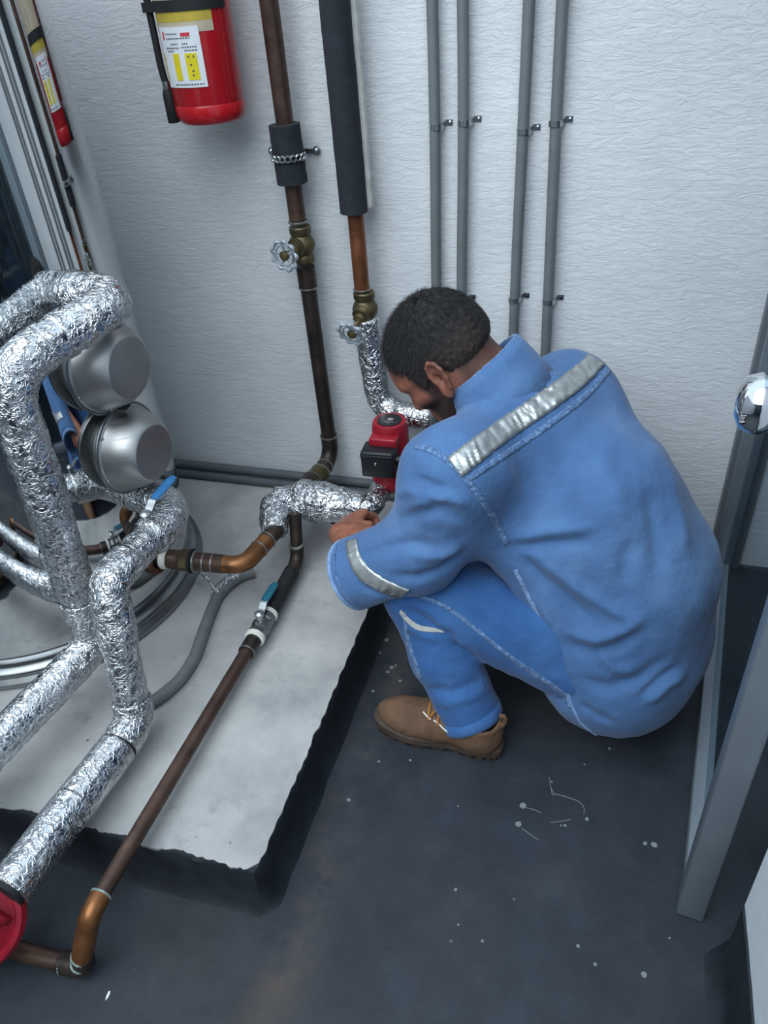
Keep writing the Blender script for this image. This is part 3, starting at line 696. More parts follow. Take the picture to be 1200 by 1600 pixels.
MB().lathe(hx+A(.003,-.004,1.246),(.02,0,-1),[(.0085,0),(.0085,.016),(.007,.018)],14).build('hose_ferrule','steel',ex)
MB().lathe(hx+A(.003,-.004,1.232),(.02,0,-1),[(.008,0),(.0105,.006),(.0125,.012),(.0135,.066),(.012,.068),(.010,.060)],16).build('nozzle','blackrub',ex)
MB().box(hx+A(-.012,-.012,1.372),hx+A(.03,.012,1.390)).build('hose_clip','blackrub',ex,False)

# ================================================================ marks on the floor
fl_ = on_z(168,1556,0)
V = [fl_+A(x,y,0) for x,y in ((-.002,.007),(.001,.008),(.003,.003),(.003,-.003),(.001,-.008),(-.001,-.003))]
m = MB().rings([[p+A(0,0,.0004) for p in V],[p+A(0,0,.0014) for p in V]]); tag(m.build('paint_flake','paper',None,False),'small white flake on the dark floor near the copper elbow','flake')
dr = MB()
def blob(px, py, r):
    c = on_z(px,py,0); n = 12
    V = [c+A(math.cos(2*math.pi*k/n),math.sin(2*math.pi*k/n),0)*r*(1+.35*mnoise.noise(Vector((px+k*.9,py,k*1.3)))) for k in range(n)]
    dr.rings([[p+A(0,0,.0002) for p in V],[p+A(0,0,.0007) for p in V]])
for b in ((817,1259,.007),(810,1288,.006),(917,1280,.004),(883,1290,.003),(862,1222,.002),(877,1290,.002)): blob(*b)
for pth in ([(858,1214),(863,1243),(866,1240),(888,1246),(905,1252),(914,1262),(912,1272)],[(822,1262),(835,1265),(846,1270)],[(815,1294),(830,1305),(842,1313)],[(860,1285),(880,1283),(892,1280)],[(866,1240),(861,1231)]):
    dr.tube([on_z(x,y,.0004) for x,y in pth],.0007,6,.01)
o = dr.build('paint_drips','speck'); tag(o,'pale squiggle of dried paint drips on the dark floor right of the boot','stain',None,'stuff')
dr = MB()
for b in ((604,1000,.006),(612,1043,.005),(625,1064,.004),(618,1040,.003),(583,1080,.004),(606,1050,.004),(640,1020,.003),(594,1020,.003),(1022,1320,.006),(1008,1318,.004),(1006,1523,.005),(545,1250,.004),(716,1260,.002),(641,1188,.003),(592,1190,.003),(712,1390,.003),(716,1445,.002),(1046,1466,.002)): blob(*b)
o = dr.build('paint_specks','speck'); tag(o,'scattered pale paint specks spotting the dark floor','stain',None,'stuff')
# ---------------------------------------------------------------- implicit surfaces (for the person and the boots)
class Field:
    def __init__(s, lo, hi, h):
        s.lo = np.array(lo, float); s.h = h
        n = [int(math.ceil((hi[i]-lo[i])/h))+1 for i in range(3)]
        s.n = n; s.F = np.full(n, 1.0, np.float32)
    def _win(s, lo, hi):
        a = [max(0, int((lo[i]-s.lo[i])/s.h)-2) for i in range(3)]
        b = [min(s.n[i], int((hi[i]-s.lo[i])/s.h)+4) for i in range(3)]
        if any(b[i] <= a[i] for i in range(3)): return None, None
        g = [(s.lo[i]+np.arange(a[i], b[i])*s.h).astype(np.float32) for i in range(3)]
        P = (g[0][:,None,None], g[1][None,:,None], g[2][None,None,:])
        return tuple(slice(a[i], b[i]) for i in range(3)), P
    def _mix(s, w, d, k, op):
        A = s.F[w]
        if op == 'sub': A = -A
        if k > 1e-6:
            t = np.clip(.5+.5*(A-d)/k, 0, 1); r = A*(1-t)+d*t-k*t*(1-t)
        else: r = np.minimum(A, d)
        s.F[w] = -r if op == 'sub' else r
    def cone(s, a, b, ra, rb, k=.03, op='add', flat=None):
        a = np.array(a, float); b = np.array(b, float); m = max(ra, rb)+k+3*s.h
        w, P = s._win(np.minimum(a,b)-m, np.maximum(a,b)+m)
        if w is None: return
        ab = b-a; L = float(ab@ab)+1e-12
        q = [P[i]-a[i] for i in range(3)]
        t = np.clip((q[0]*ab[0]+q[1]*ab[1]+q[2]*ab[2])/L, 0, 1)
        d = np.sqrt((q[0]-t*ab[0])**2+(q[1]-t*ab[1])**2+(q[2]-t*ab[2])**2)-(ra+(rb-ra)*t)
        s._mix(w, d, k, op)
    def ell(s, c, r, ax=None, k=.03, op='add'):
        c = np.array(c, float); r = np.array(r, float); m = r.max()+k+3*s.h
        w, P = s._win(c-m, c+m)
        if w is None: return
        q = [P[i]-c[i] for i in range(3)]
        A = np.eye(3) if ax is None else np.array(ax, float)
        u = [(q[0]*A[j][0]+q[1]*A[j][1]+q[2]*A[j][2]) for j in range(3)]
        k0 = np.sqrt(sum((u[j]/r[j])**2 for j in range(3)))
        k1 = np.sqrt(sum((u[j]/r[j]**2)**2 for j in range(3)))+1e-9
        s._mix(w, k0*(k0-1)/k1, k, op)
    def half(s, p, n, k=.005):           # keep the side the normal points away from
        g = [(s.lo[i]+np.arange(s.n[i])*s.h).astype(np.float32) for i in range(3)]
        d = (g[0]-p[0])[:,None,None]*n[0]+(g[1]-p[1])[None,:,None]*n[1]+(g[2]-p[2])[None,None,:]*n[2]
        A = -s.F; D = -d
        t = np.clip(.5+.5*(A-D)/max(k,1e-6), 0, 1); s.F = -(A*(1-t)+D*t-k*t*(1-t))
    def mesh(s):
        F = s.F; S = F < 0; n = s.n
        cnt = np.zeros([m-1 for m in n], np.int8)
        off = [(i,j,k) for i in (0,1) for j in (0,1) for k in (0,1)]
        for i,j,k in off: cnt += S[i:n[0]-1+i, j:n[1]-1+j, k:n[2]-1+k]
        act = (cnt > 0) & (cnt < 8); ci = np.argwhere(act)
        idx = -np.ones(act.shape, np.int64); idx[act] = np.arange(len(ci))
        pos = np.zeros((len(ci),3)); num = np.zeros(len(ci))
        val = {o: F[ci[:,0]+o[0], ci[:,1]+o[1], ci[:,2]+o[2]] for o in off}
        for o in off:
            for ax in range(3):
                if o[ax]: continue
                o2 = tuple(1 if q == ax else o[q] for q in range(3))
                v0, v1 = val[o], val[o2]; c = (v0 < 0) != (v1 < 0)
                t = np.where(c, v0/np.where(c, v0-v1, 1), 0)
                p = np.array(o, float)[None]*np.ones((len(ci),1)); p[:,ax] += t
                pos[c] += p[c]; num[c] += 1
        V = (ci+pos/num[:,None])*s.h+s.lo
        Q = []
        for ax in range(3):
            a1, a2 = (ax+1)%3, (ax+2)%3
            sl0 = [slice(1,n[q]-1) for q in range(3)]; sl1 = list(sl0); sl0[ax] = slice(0,n[ax]-1); sl1[ax] = slice(1,n[ax])
            A = S[tuple(sl0)]; B_ = S[tuple(sl1)]; e = np.argwhere(A != B_)
            if not len(e): continue
            base = e.copy(); base[:,a1] += 1; base[:,a2] += 1
            inside = A[e[:,0],e[:,1],e[:,2]]
            def cell(d1, d2):
                c = base.copy(); c[:,a1] += d1; c[:,a2] += d2
                return idx[c[:,0],c[:,1],c[:,2]]
            q = np.stack([cell(-1,-1), cell(0,-1), cell(0,0), cell(-1,0)], 1)
            q[~inside] = q[~inside][:, ::-1]
            Q.append(q)
        Q = np.concatenate(Q); Q = Q[(Q >= 0).all(1)]
        return V, Q

def smooth_mesh(V, Q, it=2, lam=.5):
    E = np.concatenate([Q[:,[0,1]],Q[:,[1,2]],Q[:,[2,3]],Q[:,[3,0]]])
    for _ in range(it):
        S = np.zeros_like(V); c = np.zeros(len(V))
        for a,b in ((0,1),(1,0)):
            for j in range(3): S[:,j] += np.bincount(E[:,a], V[E[:,b],j], len(V))
            c += np.bincount(E[:,a], minlength=len(V))
        V = V*(1-lam)+lam*S/np.maximum(c,1)[:,None]
    return V

def vnormals(V, Q):
    fn = np.cross(V[Q[:,2]]-V[Q[:,0]], V[Q[:,3]]-V[Q[:,1]])
    N = np.zeros_like(V)
    for j in range(4):
        for a in range(3): N[:,a] += np.bincount(Q[:,j], fn[:,a], len(V))
    return N/(np.linalg.norm(N,axis=1)[:,None]+1e-12)

# ---------------------------------------------------------------- the person's joints (metres)
v3 = lambda *a: np.array(a, float)
SH_L, EL_L, CUFF_L, WR_L = v3(-.258,1.175,.655), v3(-.330,1.150,.480), v3(-.450,1.150,.410), v3(-.562,1.312,.368)
SH_R, EL_R, WR_R = v3(-.080,1.480,.675), v3(-.215,1.575,.490), v3(-.365,1.575,.415)
HIP_L, KN_L, AN_L = v3(.030,1.165,.225), v3(-.345,1.178,.350), v3(-.225,1.095,.115)
HIP_R, KN_R, AN_R = v3(.100,1.360,.270), v3(-.270,1.430,.365), v3(-.120,1.390,.110)
HC = v3(-.318,1.400,.775)                       # middle of the head between the ears
PIT = math.radians(50); YAW = math.radians(0)
_h = v3(-math.cos(YAW), math.sin(YAW), 0)
HF = math.cos(PIT)*_h+v3(0,0,-math.sin(PIT)); HU = math.sin(PIT)*_h+v3(0,0,math.cos(PIT)); HL = np.cross(HU, HF)
HL = HL/np.linalg.norm(HL)
hp = lambda f,l,u: HC+HF*f+HL*l+HU*u
HAX = np.stack([HF,HL,HU])
NECK = v3(-.165,1.375,.690)

def torso_prims(F, g=0.0):
    """the trunk; g makes the jacket looser than the body"""
    F.cone((.060,1.195,.200),(.115,1.300,.215), .118+g,.128+g, .06)
    F.cone((.085,1.255,.230),(.080,1.285,.390), .145+g,.140+g, .08)
    F.cone((.080,1.285,.390),(-.010,1.310,.530), .140+g,.132+g, .08)
    F.cone((-.010,1.310,.530),(-.110,1.335,.610), .132+g,.105+g, .08)
    F.cone(SH_L, SH_R, .074+g,.072+g, .07)
    F.cone((-.140,1.375,.660),(-.215,1.385,.705), .085+g,.060+g, .06)      # root of the neck
    F.cone((-.060,1.440,.620),(.035,1.385,.500), .090+g,.098+g, .06)       # far shoulder blade

def jacket_field(h=.006):
    F = Field((-.60,.96,.03),(.36,1.74,.90), h)
    torso_prims(F, .018)
    F.ell((.082,1.172,.190),(.125,.103,.120),None,.05)       # shirt tail hanging over the hip
    F.cone((-.105,1.215,.470),(.0,1.18,.30), .085,.075, .06) # front panel falling beside the thigh
    F.cone(SH_L, EL_L, .086,.083, .06)
    dc = CUFF_L-EL_L; dc = dc/np.linalg.norm(dc)
    F.cone(EL_L, CUFF_L+dc*.050, .080,.076, .03)
    F.cone((-.235,1.195,.560),(-.150,1.245,.520), .07,.08, .07)
    F.half(CUFF_L+dc*.034, dc, .006); F.cone(CUFF_L+dc*.02, CUFF_L+dc*.14, .060,.066, .004, 'sub')
    F.cone(SH_R, EL_R, .080,.072, .05); F.cone(EL_R, EL_R+.7*(WR_R-EL_R), .068,.062, .03)
    return F

def jeans_field(h=.006):
    F = Field((-.47,.98,.02),(.30,1.60,.50), h)
    for hp_, kn, an in ((HIP_L,KN_L,AN_L),(HIP_R,KN_R,AN_R)):
        F.cone(hp_, kn, .099,.077, .02)
        F.cone(kn+.28*(hp_-kn)+v3(0,0,.026), kn+.74*(hp_-kn)+v3(0,.0,.055), .078,.082, .03)
        m = an+.45*(kn-an)
        F.cone(kn, m, .074,.072, .012); F.cone(m, an+v3(.004,0,-.012), .072,.068, .02)
    F.cone(HIP_L+v3(.06,.04,.02), HIP_R, .10,.10, .05)
    return F
# ================================================================ the squatting worker
man = thing('person','worker in light blue denim jacket and jeans squatting to tape the foil pipe','person',(-.1,1.25,0))
def np_obj(name, V, Q, mat, parent, angle=180, loc=None):
    return mesh_obj(name, V, Q, mat, parent, True, loc, angle)
# ---- body: head and neck, hands and the trunk and limbs under the clothes, one mesh
F = Field((-.52,1.22,.55),(-.05,1.60,1.02), .0032)
F.ell(hp(-.014,0,.050),(.106,.077,.088),HAX,.02)
F.cone(hp(.050,0,.028),hp(.070,0,-.070),.060,.036,.035)
for sgn in (1,-1):
    F.cone(hp(-.002,sgn*.056,-.030),hp(.070,sgn*.016,-.080),.022,.026,.03)      # jaw
    F.ell(hp(.066,sgn*.044,-.012),(.026,.022,.020),HAX,.02)                     # cheek bone
    F.cone(hp(.092,sgn*.010,.034),hp(.078,sgn*.048,.036),.010,.008,.015)        # brow
    F.ell(hp(.094,sgn*.031,.014),(.014,.017,.011),HAX,.010,'sub')               # eye socket
    F.ell(hp(.104,sgn*.011,-.026),(.010,.008,.008),HAX,.008)                    # nostril wing
F.cone(hp(.096,0,.024),hp(.118,0,-.018),.009,.0125,.010)                        # nose
F.cone(hp(.098,-.018,-.052),hp(.098,.018,-.052),.008,.008,.010); F.cone(hp(.096,-.014,-.062),hp(.096,.014,-.062),.008,.008,.008)
F.cone(hp(.104,-.02,-.057),hp(.104,.02,-.057),.002,.002,.003,'sub')
F.ell(hp(.086,0,-.092),(.022,.024,.016),HAX,.02)                                # chin
F.cone(hp(-.035,0,-.005),NECK,.060,.068,.035)
F.cone(hp(.01,0,-.05),NECK+v3(-.04,0,-.03),.045,.055,.03)
EC = lambda f,l,u: hp(.004+f, l, u-.002)
for sgn in (1,-1):                                                              # ears
    tilt = unit(HU*.93-HF*.30); ef = unit(HF-tilt*(HF@tilt)); el = np.cross(tilt,ef)
    c0 = EC(-.010,sgn*.080,.0); outw = HL*sgn
    eax = np.stack([unit(ef*.86-outw*.5), unit(outw*.86+ef*.5), tilt])
    F.ell(c0+outw*.006,(.0235,.0055,.041),eax,.006)
    F.ell(c0-tilt*.030+ef*.005+outw*.003,(.013,.006,.015),eax,.006)             # lobe
    es = 1.24
    hel = [(.012,-.002),(.016,.012),(.012,.026),(.002,.033),(-.010,.030),(-.018,.018),(-.019,.002),(-.014,-.016)]
    for (a,b),(a2,b2) in zip(hel,hel[1:]):
        q1 = c0+outw*.0105+(eax[0]*a+tilt*b)*1.24; q2 = c0+outw*.0105+(eax[0]*a2+tilt*b2)*1.24; F.cone(q1,q2,.0046,.0046,.003)
    F.ell(c0+outw*.013+eax[0]*.003+tilt*.000,(.011,.010,.016),eax,.004,'sub')
    F.ell(c0+outw*.014-eax[0]*.006+tilt*.021,(.008,.006,.012),eax,.003,'sub')
    F.cone(c0+outw*.008+eax[0]*.012-tilt*.002,c0+outw*.008+eax[0]*.010-tilt*.010,.004,.003,.003)
HV, HQ = F.mesh(); HV = smooth_mesh(HV,HQ,1,.4)
stub = np.zeros(len(HV))
loc = (HV-HC)@HAX.T                               # columns f, l, u
side = np.clip((np.abs(loc[:,1])-.02)/.03,0,1)
stub = np.clip((-.012-loc[:,2]+.25*(loc[:,0]-.02))/.022,0,1)*np.clip((loc[:,0]+.012)/.02,0,1)*np.clip((.10-loc[:,0])/.02,0,1)*1.0
stub = np.maximum(stub, np.clip((.022-np.abs(loc[:,0]-.034))/.012,0,1)*np.clip((.06-loc[:,2])/.03,0,1)*side*.95)    # sideburn
nearear = np.linalg.norm((loc-np.array([-.006,0,0]))*np.array([1,0,.60]),axis=1) < .028
stub[nearear & (np.abs(loc[:,1]) > .066)] = 0
nape = np.clip((-loc[:,0]-.012)/.03,0,1)*np.clip((loc[:,2]+.088)/.045,0,1)*.85
stub = np.maximum(stub, nape)
stub = np.maximum(stub, np.clip((loc[:,2]-.045)/.02,0,1)*np.clip((.085-loc[:,0])/.02,0,1)*.9)

def hand_field(W, fwd, back, thumb, arm, curl=1.0):
    """W wrist; fwd along the metacarpals, back out of the back of the hand, thumb towards the thumb side"""
    fwd = unit(fwd); back = unit(back-fwd*(back@fwd)); th = unit(thumb-fwd*(thumb@fwd)-back*(thumb@back))
    g = lambda a,b,c: W+fwd*a+th*b+back*c
    F = Field(W-.16, W+.18, .0026)
    F.cone(W+(arm-W)*.9,W,.034,.026,.02)
    F.ell(g(.045,.0,.0),(.056,.040,.0165),np.stack([fwd,th,back]),.015)
    F.ell(g(.03,.022,-.010),(.034,.018,.016),np.stack([unit(fwd+th*.35),th,back]),.012)
    for k,(b,L,r) in enumerate(((.030,.92,.0092),(.010,1.0,.0095),(-.010,.95,.0092),(-.029,.78,.0082))):
        mcp = g(.088-.004*abs(k-1),b,.002)
        a1, a2, a3 = [math.radians(x)*curl for x in (38+4*k, 98+4*k, 140)]
        dv = lambda a: fwd*math.cos(a)-back*math.sin(a)
        p1 = mcp+dv(a1)*.044*L; p2 = p1+dv(a2)*.027*L; p3 = p2+dv(a3)*.020*L
        F.cone(g(.035,b*.75,.004),mcp,.008,r*1.08,.010); F.ell(mcp+back*.002,(r*1.12,)*3,None,.006)
        F.cone(mcp,p1,r*1.02,r*.96,.0035); F.cone(p1,p2,r*.98,r*.88,.0025); F.cone(p2,p3,r*.88,r*.74,.0025)
    t0 = g(.022,.030,-.008); t1 = g(.052,.046,-.022); t2 = g(.080,.040,-.036); t3 = g(.099,.030,-.042)
    F.cone(t0,t1,.0135,.0115,.012); F.cone(t1,t2,.0112,.0098,.004); F.cone(t2,t3,.0098,.0078,.004)
    return F
lf = A(.10,1,-.18); lb = A(-.50,-.05,.85); lt = A(.85,.0,.5)
LV, LQ = hand_field(WR_L, lf, lb, lt, CUFF_L).mesh(); LV = smooth_mesh(LV,LQ,1,.35)
rv = unit(WR_R-EL_R)
RV, RQ = hand_field(WR_R, rv, A(0,-.2,1), A(0,-1,-.2), WR_R-rv*.1).mesh()
F = Field((-.62,.98,.02),(.34,1.72,.82), .011)
torso_prims(F, -.012)
for a,b,c in ((SH_L,EL_L,WR_L),(SH_R,EL_R,WR_R)):
    F.cone(a,b,.055,.045,.04); F.cone(b,c,.042,.026,.02)
for a,b,c in ((HIP_L,KN_L,AN_L),(HIP_R,KN_R,AN_R)):
    F.cone(a,b,.078,.056,.03); F.cone(b,c,.052,.036,.02)
F.cone(NECK+v3(.03,0,-.05),HC,.055,.05,.03)
BV, BQ = F.mesh()
off = 0; VV = []; QQ = []; SS = []
for V,Q,s_ in ((HV,HQ,stub),(LV,LQ,np.zeros(len(LV))),(RV,RQ,np.zeros(len(RV))),(BV,BQ,np.zeros(len(BV)))):
    VV.append(V); QQ.append(Q+off); SS.append(s_); off += len(V)
body = np_obj('body', np.concatenate(VV), np.concatenate(QQ), 'skin', man)
at = body.data.attributes.new('stubble','FLOAT','POINT'); at.data.foreach_set('value', np.concatenate(SS).astype(np.float32))
for sgn in (1,-1):
    e = MB().sphere(hp(.0835,sgn*.030,.014),.0115,16,10).build('eye','eye',body)
    MB().sphere(hp(.0915,sgn*.0305,.012),(.0045,.005,.005),12,8,HAX).build('iris','pupil',e)
    MB().tube([hp(.094,sgn*.012,.034),hp(.095,sgn*.030,.040),hp(.082,sgn*.050,.034)],lambda q:.0042*(1-.5*q),8,.02,.004).build('eyebrow','hair',body)

# ---- hair: a cap with short strands
F = Field((-.52,1.22,.62),(-.12,1.60,1.02), .0035)
F.ell(hp(-.015,0,.052),(.112,.0825,.0935),HAX,.01)
F.ell(hp(-.045,0,.015),(.074,.072,.066),HAX,.03)
F.half(hp(.070,0,.083), unit(HF*.90-HU*.45), .010)                # front hair line
F.half(hp(.044,0,.030), unit(HF*.80-HU*.60), .012)                # temple
F.half(hp(-.02,0,-.036), unit(-HU*.9-HF*.10), .015)               # nape
for sgn in (1,-1):
    F.ell(hp(-.004,sgn*.092,-.006),(.024,.024,.036),HAX,.008,'sub')
    F.cone(hp(.030,sgn*.064,.050),hp(.034,sgn*.068,.010),.011,.006,.008)
GV, GQ = F.mesh(); GV = smooth_mesh(GV,GQ,2,.5); GN = vnormals(GV,GQ)
GV = GV+GN*np.array([.0022*mnoise.noise(Vector(p)*110)+.0012*mnoise.noise(Vector(p)*300) for p in GV])[:,None]
keep = ((GV-HC)@HAX.T)
cen = GV[GQ].mean(1); fnm = GN[GQ].mean(1); ok = ((cen-hp(-.014,0,.045))*fnm).sum(1) > .02
pick = rng.choice(np.where(ok)[0], 17000); jit = (rng.random((17000,3))-.5)*.006
SV = []; SF = []
crown = hp(-.060,0,.115)
for i,(q,j_) in enumerate(zip(pick,jit)):
    p = cen[q]+j_*.6; nn = fnm[q]; rad = p-crown; rad = rad-nn*(rad@nn); rad = rad/(np.linalg.norm(rad)+1e-6)
    lf_ = (p-HC)@HAX.T
    L = .006+.007*np.clip((lf_[2]-.02)/.08,0,1)+.004*np.clip((lf_[0]-.02)/.06,0,1)
    d = nn*.55+rad*.75+j_*40; d = d/np.linalg.norm(d); s_ = np.cross(d,nn); s_ = s_/(np.linalg.norm(s_)+1e-9)*.00045
    b_ = p-nn*.001; SV += [b_-s_, b_+s_, b_+d*L]; SF.append((3*i,3*i+1,3*i+2))
hair = np_obj('hair', GV, GQ, 'hair', man)
gl = (GV-HC)@HAX.T; crop = np.clip((.062-gl[:,2])/.05,0,1)*np.clip((np.abs(gl[:,1])-.02)/.04,0,1)*.9+np.clip((.02-gl[:,2])/.04,0,1)*.4
at2 = hair.data.attributes.new('cropped','FLOAT','POINT'); at2.data.foreach_set('value', np.clip(crop,0,1).astype(np.float32))
st_o = mesh_obj('hair_strands', SV, SF, 'hair', hair, False); st_o['kind'] = 'stuff'

# ---- jacket
F = jacket_field(.0056); JV, JQ = F.mesh(); JV = smooth_mesh(JV,JQ,3,.5); JN = vnormals(JV,JQ)
def bvh_of(V, Q): return BVHTree.FromPolygons([tuple(p) for p in V], [tuple(int(i) for i in q) for q in Q])
CV = Vector(CAM)
def hit(bvh, px, py):
    r = bvh.ray_cast(CV, Vector(ray(px,py)).normalized())
    return (None,None) if r[0] is None else (np.array(r[0]), np.array(r[1]))
def stroke_pts(bvh, P, step=6):
    out = []
    for a,b in zip(P,P[1:]):
        n = max(2,int(math.hypot(b[0]-a[0],b[1]-a[1])/step))
        for k in range(n):
            h_ = hit(bvh, a[0]+(b[0]-a[0])*k/n, a[1]+(b[1]-a[1])*k/n)[0]
            if h_ is not None: out.append(h_)
    h_ = hit(bvh,*P[-1])[0]
    if h_ is not None: out.append(h_)
    return np.array(out)
def press(V, N, pts, width, amp, ends=True):
    """a soft ridge (amp > 0) or crease (amp < 0) along a line of points"""
    if len(pts) < 2: return np.zeros(len(V))
    lo, hi = pts.min(0)-3*width, pts.max(0)+3*width
    m = ((V > lo)&(V < hi)).all(1); w = np.zeros(len(V)); idx = np.where(m)[0]
    d2 = np.full(len(idx), 1e9); tt = np.zeros(len(idx))
    for k,p in enumerate(pts):
        q = ((V[idx]-p)**2).sum(1); c = q < d2; d2[c] = q[c]; tt[c] = k/(len(pts)-1)
    fall = np.minimum(1,np.minimum(tt,1-tt)*4+.15) if ends else 1
    w[idx] = amp*np.exp(-d2/(2*width**2))*fall
    return w
jb = bvh_of(JV,JQ)
folds = [  # pixel line on the cloth, half width, height
 ([(800,860),(850,905),(900,950),(935,985)],.012,-.010),([(835,865),(890,910),(950,950),(1000,975)],.011,.008),
 ([(800,845),(860,830),(930,825)],.010,.007),([(790,855),(850,850),(920,850)],.010,-.009),
 ([(880,985),(930,1000),(975,985),(1010,960)],.010,.009),([(880,1005),(925,1020),(965,1010),(1000,985)],.010,-.009),
 ([(905,1060),(950,1075),(1000,1060),(1040,1030)],.011,-.008),([(1010,1100),(1040,1070),(1070,1050)],.010,.008),([(1000,1090),(1030,1065),(1060,1040)],.008,-.008),
 ([(640,800),(665,780),(700,775),(735,790)],.009,.009),([(625,815),(655,800),(690,800),(725,815)],.009,-.009),
 ([(560,870),(600,855),(640,850),(680,855)],.010,-.007),([(610,900),(650,905),(690,890),(720,865)],.009,-.010),([(650,870),(690,865),(725,850)],.010,.008),
 ([(645,745),(675,760),(700,765)],.008,-.007),([(655,770),(685,790),(715,800)],.008,-.007),([(610,775),(640,765),(665,775)],.008,.007),
 ([(770,700),(800,760),(830,830)],.014,.005),([(985,840),(975,900),(985,960)],.012,-.005),([(1040,720),(1060,800),(1070,880)],.016,.006),([(1010,760),(1025,830),(1030,900)],.014,-.006),
 ([(790,610),(830,600),(870,615)],.007,-.006),([(770,640),(810,630),(850,650)],.007,.005),([(785,580),(830,575),(880,590)],.007,.006),
 ([(860,740),(900,800),(920,870)],.018,-.004),([(930,700),(960,760),(975,830)],.016,.004),
 ([(905,1100),(930,1120),(960,1130)],.008,-.007),([(930,1010),(960,1045),(1000,1050)],.009,.007),
 ([(840,930),(880,1010),(905,1080)],.010,.006),([(560,910),(585,925),(615,930)],.008,-.006),
]
disp = np.zeros(len(JV))
for P,w_,a_ in folds: disp += press(JV,JN,stroke_pts(jb,P),w_*.9,a_*1.35)
cd = np.linalg.norm(JV-CUFF_L,axis=1)
disp += np.array([.0042*mnoise.noise(Vector((p[0]*9,p[1]*9,p[2]*13)))+.0022*mnoise.noise(Vector((p[0]*30,p[1]*24,p[2]*20+4))) for p in JV])
JV = JV+JN*disp[:,None]; JV = smooth_mesh(JV,JQ,1,.3)
# hem: the jacket's own lower side edge is drawn by trimming away the cloth left of the side vent
jacket = np_obj('jacket', JV, JQ, 'denim_jacket', man); jacket['label'] = 'light blue denim work jacket'
JN = vnormals(JV,JQ); jb = bvh_of(JV,JQ)
def band(bvh, PA, PB, na, nb, lift, thick, pucker=0, pf=60, seed=0):
    """a strip lying on the cloth between two lines"""
    def samp(P,n):
        P = np.array(P,float)
        for _ in range(3):
            Q_ = [P[0]]
            for u_,w_ in zip(P,P[1:]): Q_ += [u_*.75+w_*.25, u_*.25+w_*.75]
            P = np.array(Q_+[P[-1]])
        L = np.concatenate([[0],np.cumsum(np.hypot(*np.diff(P,axis=0).T))]); t = np.linspace(0,L[-1],n)
        return np.stack([np.interp(t,L,P[:,0]),np.interp(t,L,P[:,1])],1)
    a, b = samp(PA,na), samp(PB,na); G = []; N = []
    for i in range(na):
        row = []; rn = []
        for j in range(nb):
            q = a[i]+(b[i]-a[i])*j/(nb-1); h_, n_ = hit(bvh,*q)
            if h_ is None: row = None; break
            h_ = h_+n_*(lift+pucker*mnoise.noise(Vector((i*pf/na+.4*j,j*.35,seed*7.))))
            row.append(h_); rn.append(n_)
        if row: G.append(row); N.append(rn)
    return MB().grid((G,N),thick)
band(jb,[(699,716),(770,663),(840,617),(900,573),(921,553)],[(722,745),(790,690),(858,645),(915,603),(943,571)],110,7,.0040,.003,.0060,56,1).build('reflective_strip','reflective',jacket,angle=180)['label'] = 'silver reflective strip across the yoke'
def seam(P, wd, nm='seam', mat='denim_seam', bvh=jb, par=jacket, lift=.0016, puck=.0022, k=1.0, seed=0):
    P = chaikin(P); T = np.gradient(P,axis=0); Nn = np.stack([-T[:,1],T[:,0]],1); Nn /= np.linalg.norm(Nn,axis=1)[:,None]
    L = np.hypot(*np.diff(P,axis=0).T).sum(); n = int(L/2.0)+4
    return band(bvh,P-Nn*wd/2,P+Nn*wd/2,n,4,lift,.002,puck,L/4.5*k,seed).build(nm,mat,par,angle=180)
def chaikin(P):
    P = np.array(P,float)
    for _ in range(3):
        Q_ = [P[0]]
        for u_,w_ in zip(P,P[1:]): Q_ += [u_*.75+w_*.25, u_*.25+w_*.75]
        P = np.array(Q_+[P[-1]])
    return P
seam([(732,748),(800,703),(870,655),(920,615),(951,577)],10,seed=2)
seam([(650,697),(680,705),(703,722),(728,748)],9,seed=3)
seam([(728,748),(752,780),(775,815),(792,850)],10,seed=4)
seam([(805,890),(835,950),(862,1010),(882,1060),(892,1105)],6,'side_seam','denim_worn',seed=5)
band(jb,[(541,848),(545,878),(558,902),(585,922),(612,931),(632,934)],[(558,842),(562,868),(577,887),(602,905),(627,917),(645,921)],60,5,.003,.003,.0030,22,6).build('reflective_strip','reflective',jacket,angle=180)['label'] = 'silver reflective strip around the sleeve'
# cuff hem and tail hem
def rim(P, r, nm, mat, bvh, par, lift=0):
    pts = stroke_pts(bvh,P,4)
    return MB().tube([q for q in pts[::2]], r, 8).build(nm,mat,par)
dcu = unit(CUFF_L-EL_L)
MB().torus(CUFF_L+dcu*.032, dcu, .0735, .0046, 56, 8).build('cuff_hem','denim_worn',jacket)
MB().torus(CUFF_L+dcu*.016, dcu, .0768, .0018, 56, 6).build('cuff_stitching','denim_seam',jacket)
rim([(884,1062),(892,1100),(906,1128),(928,1146),(952,1155)],.0035,'tail_hem','denim_worn',jb,jacket)
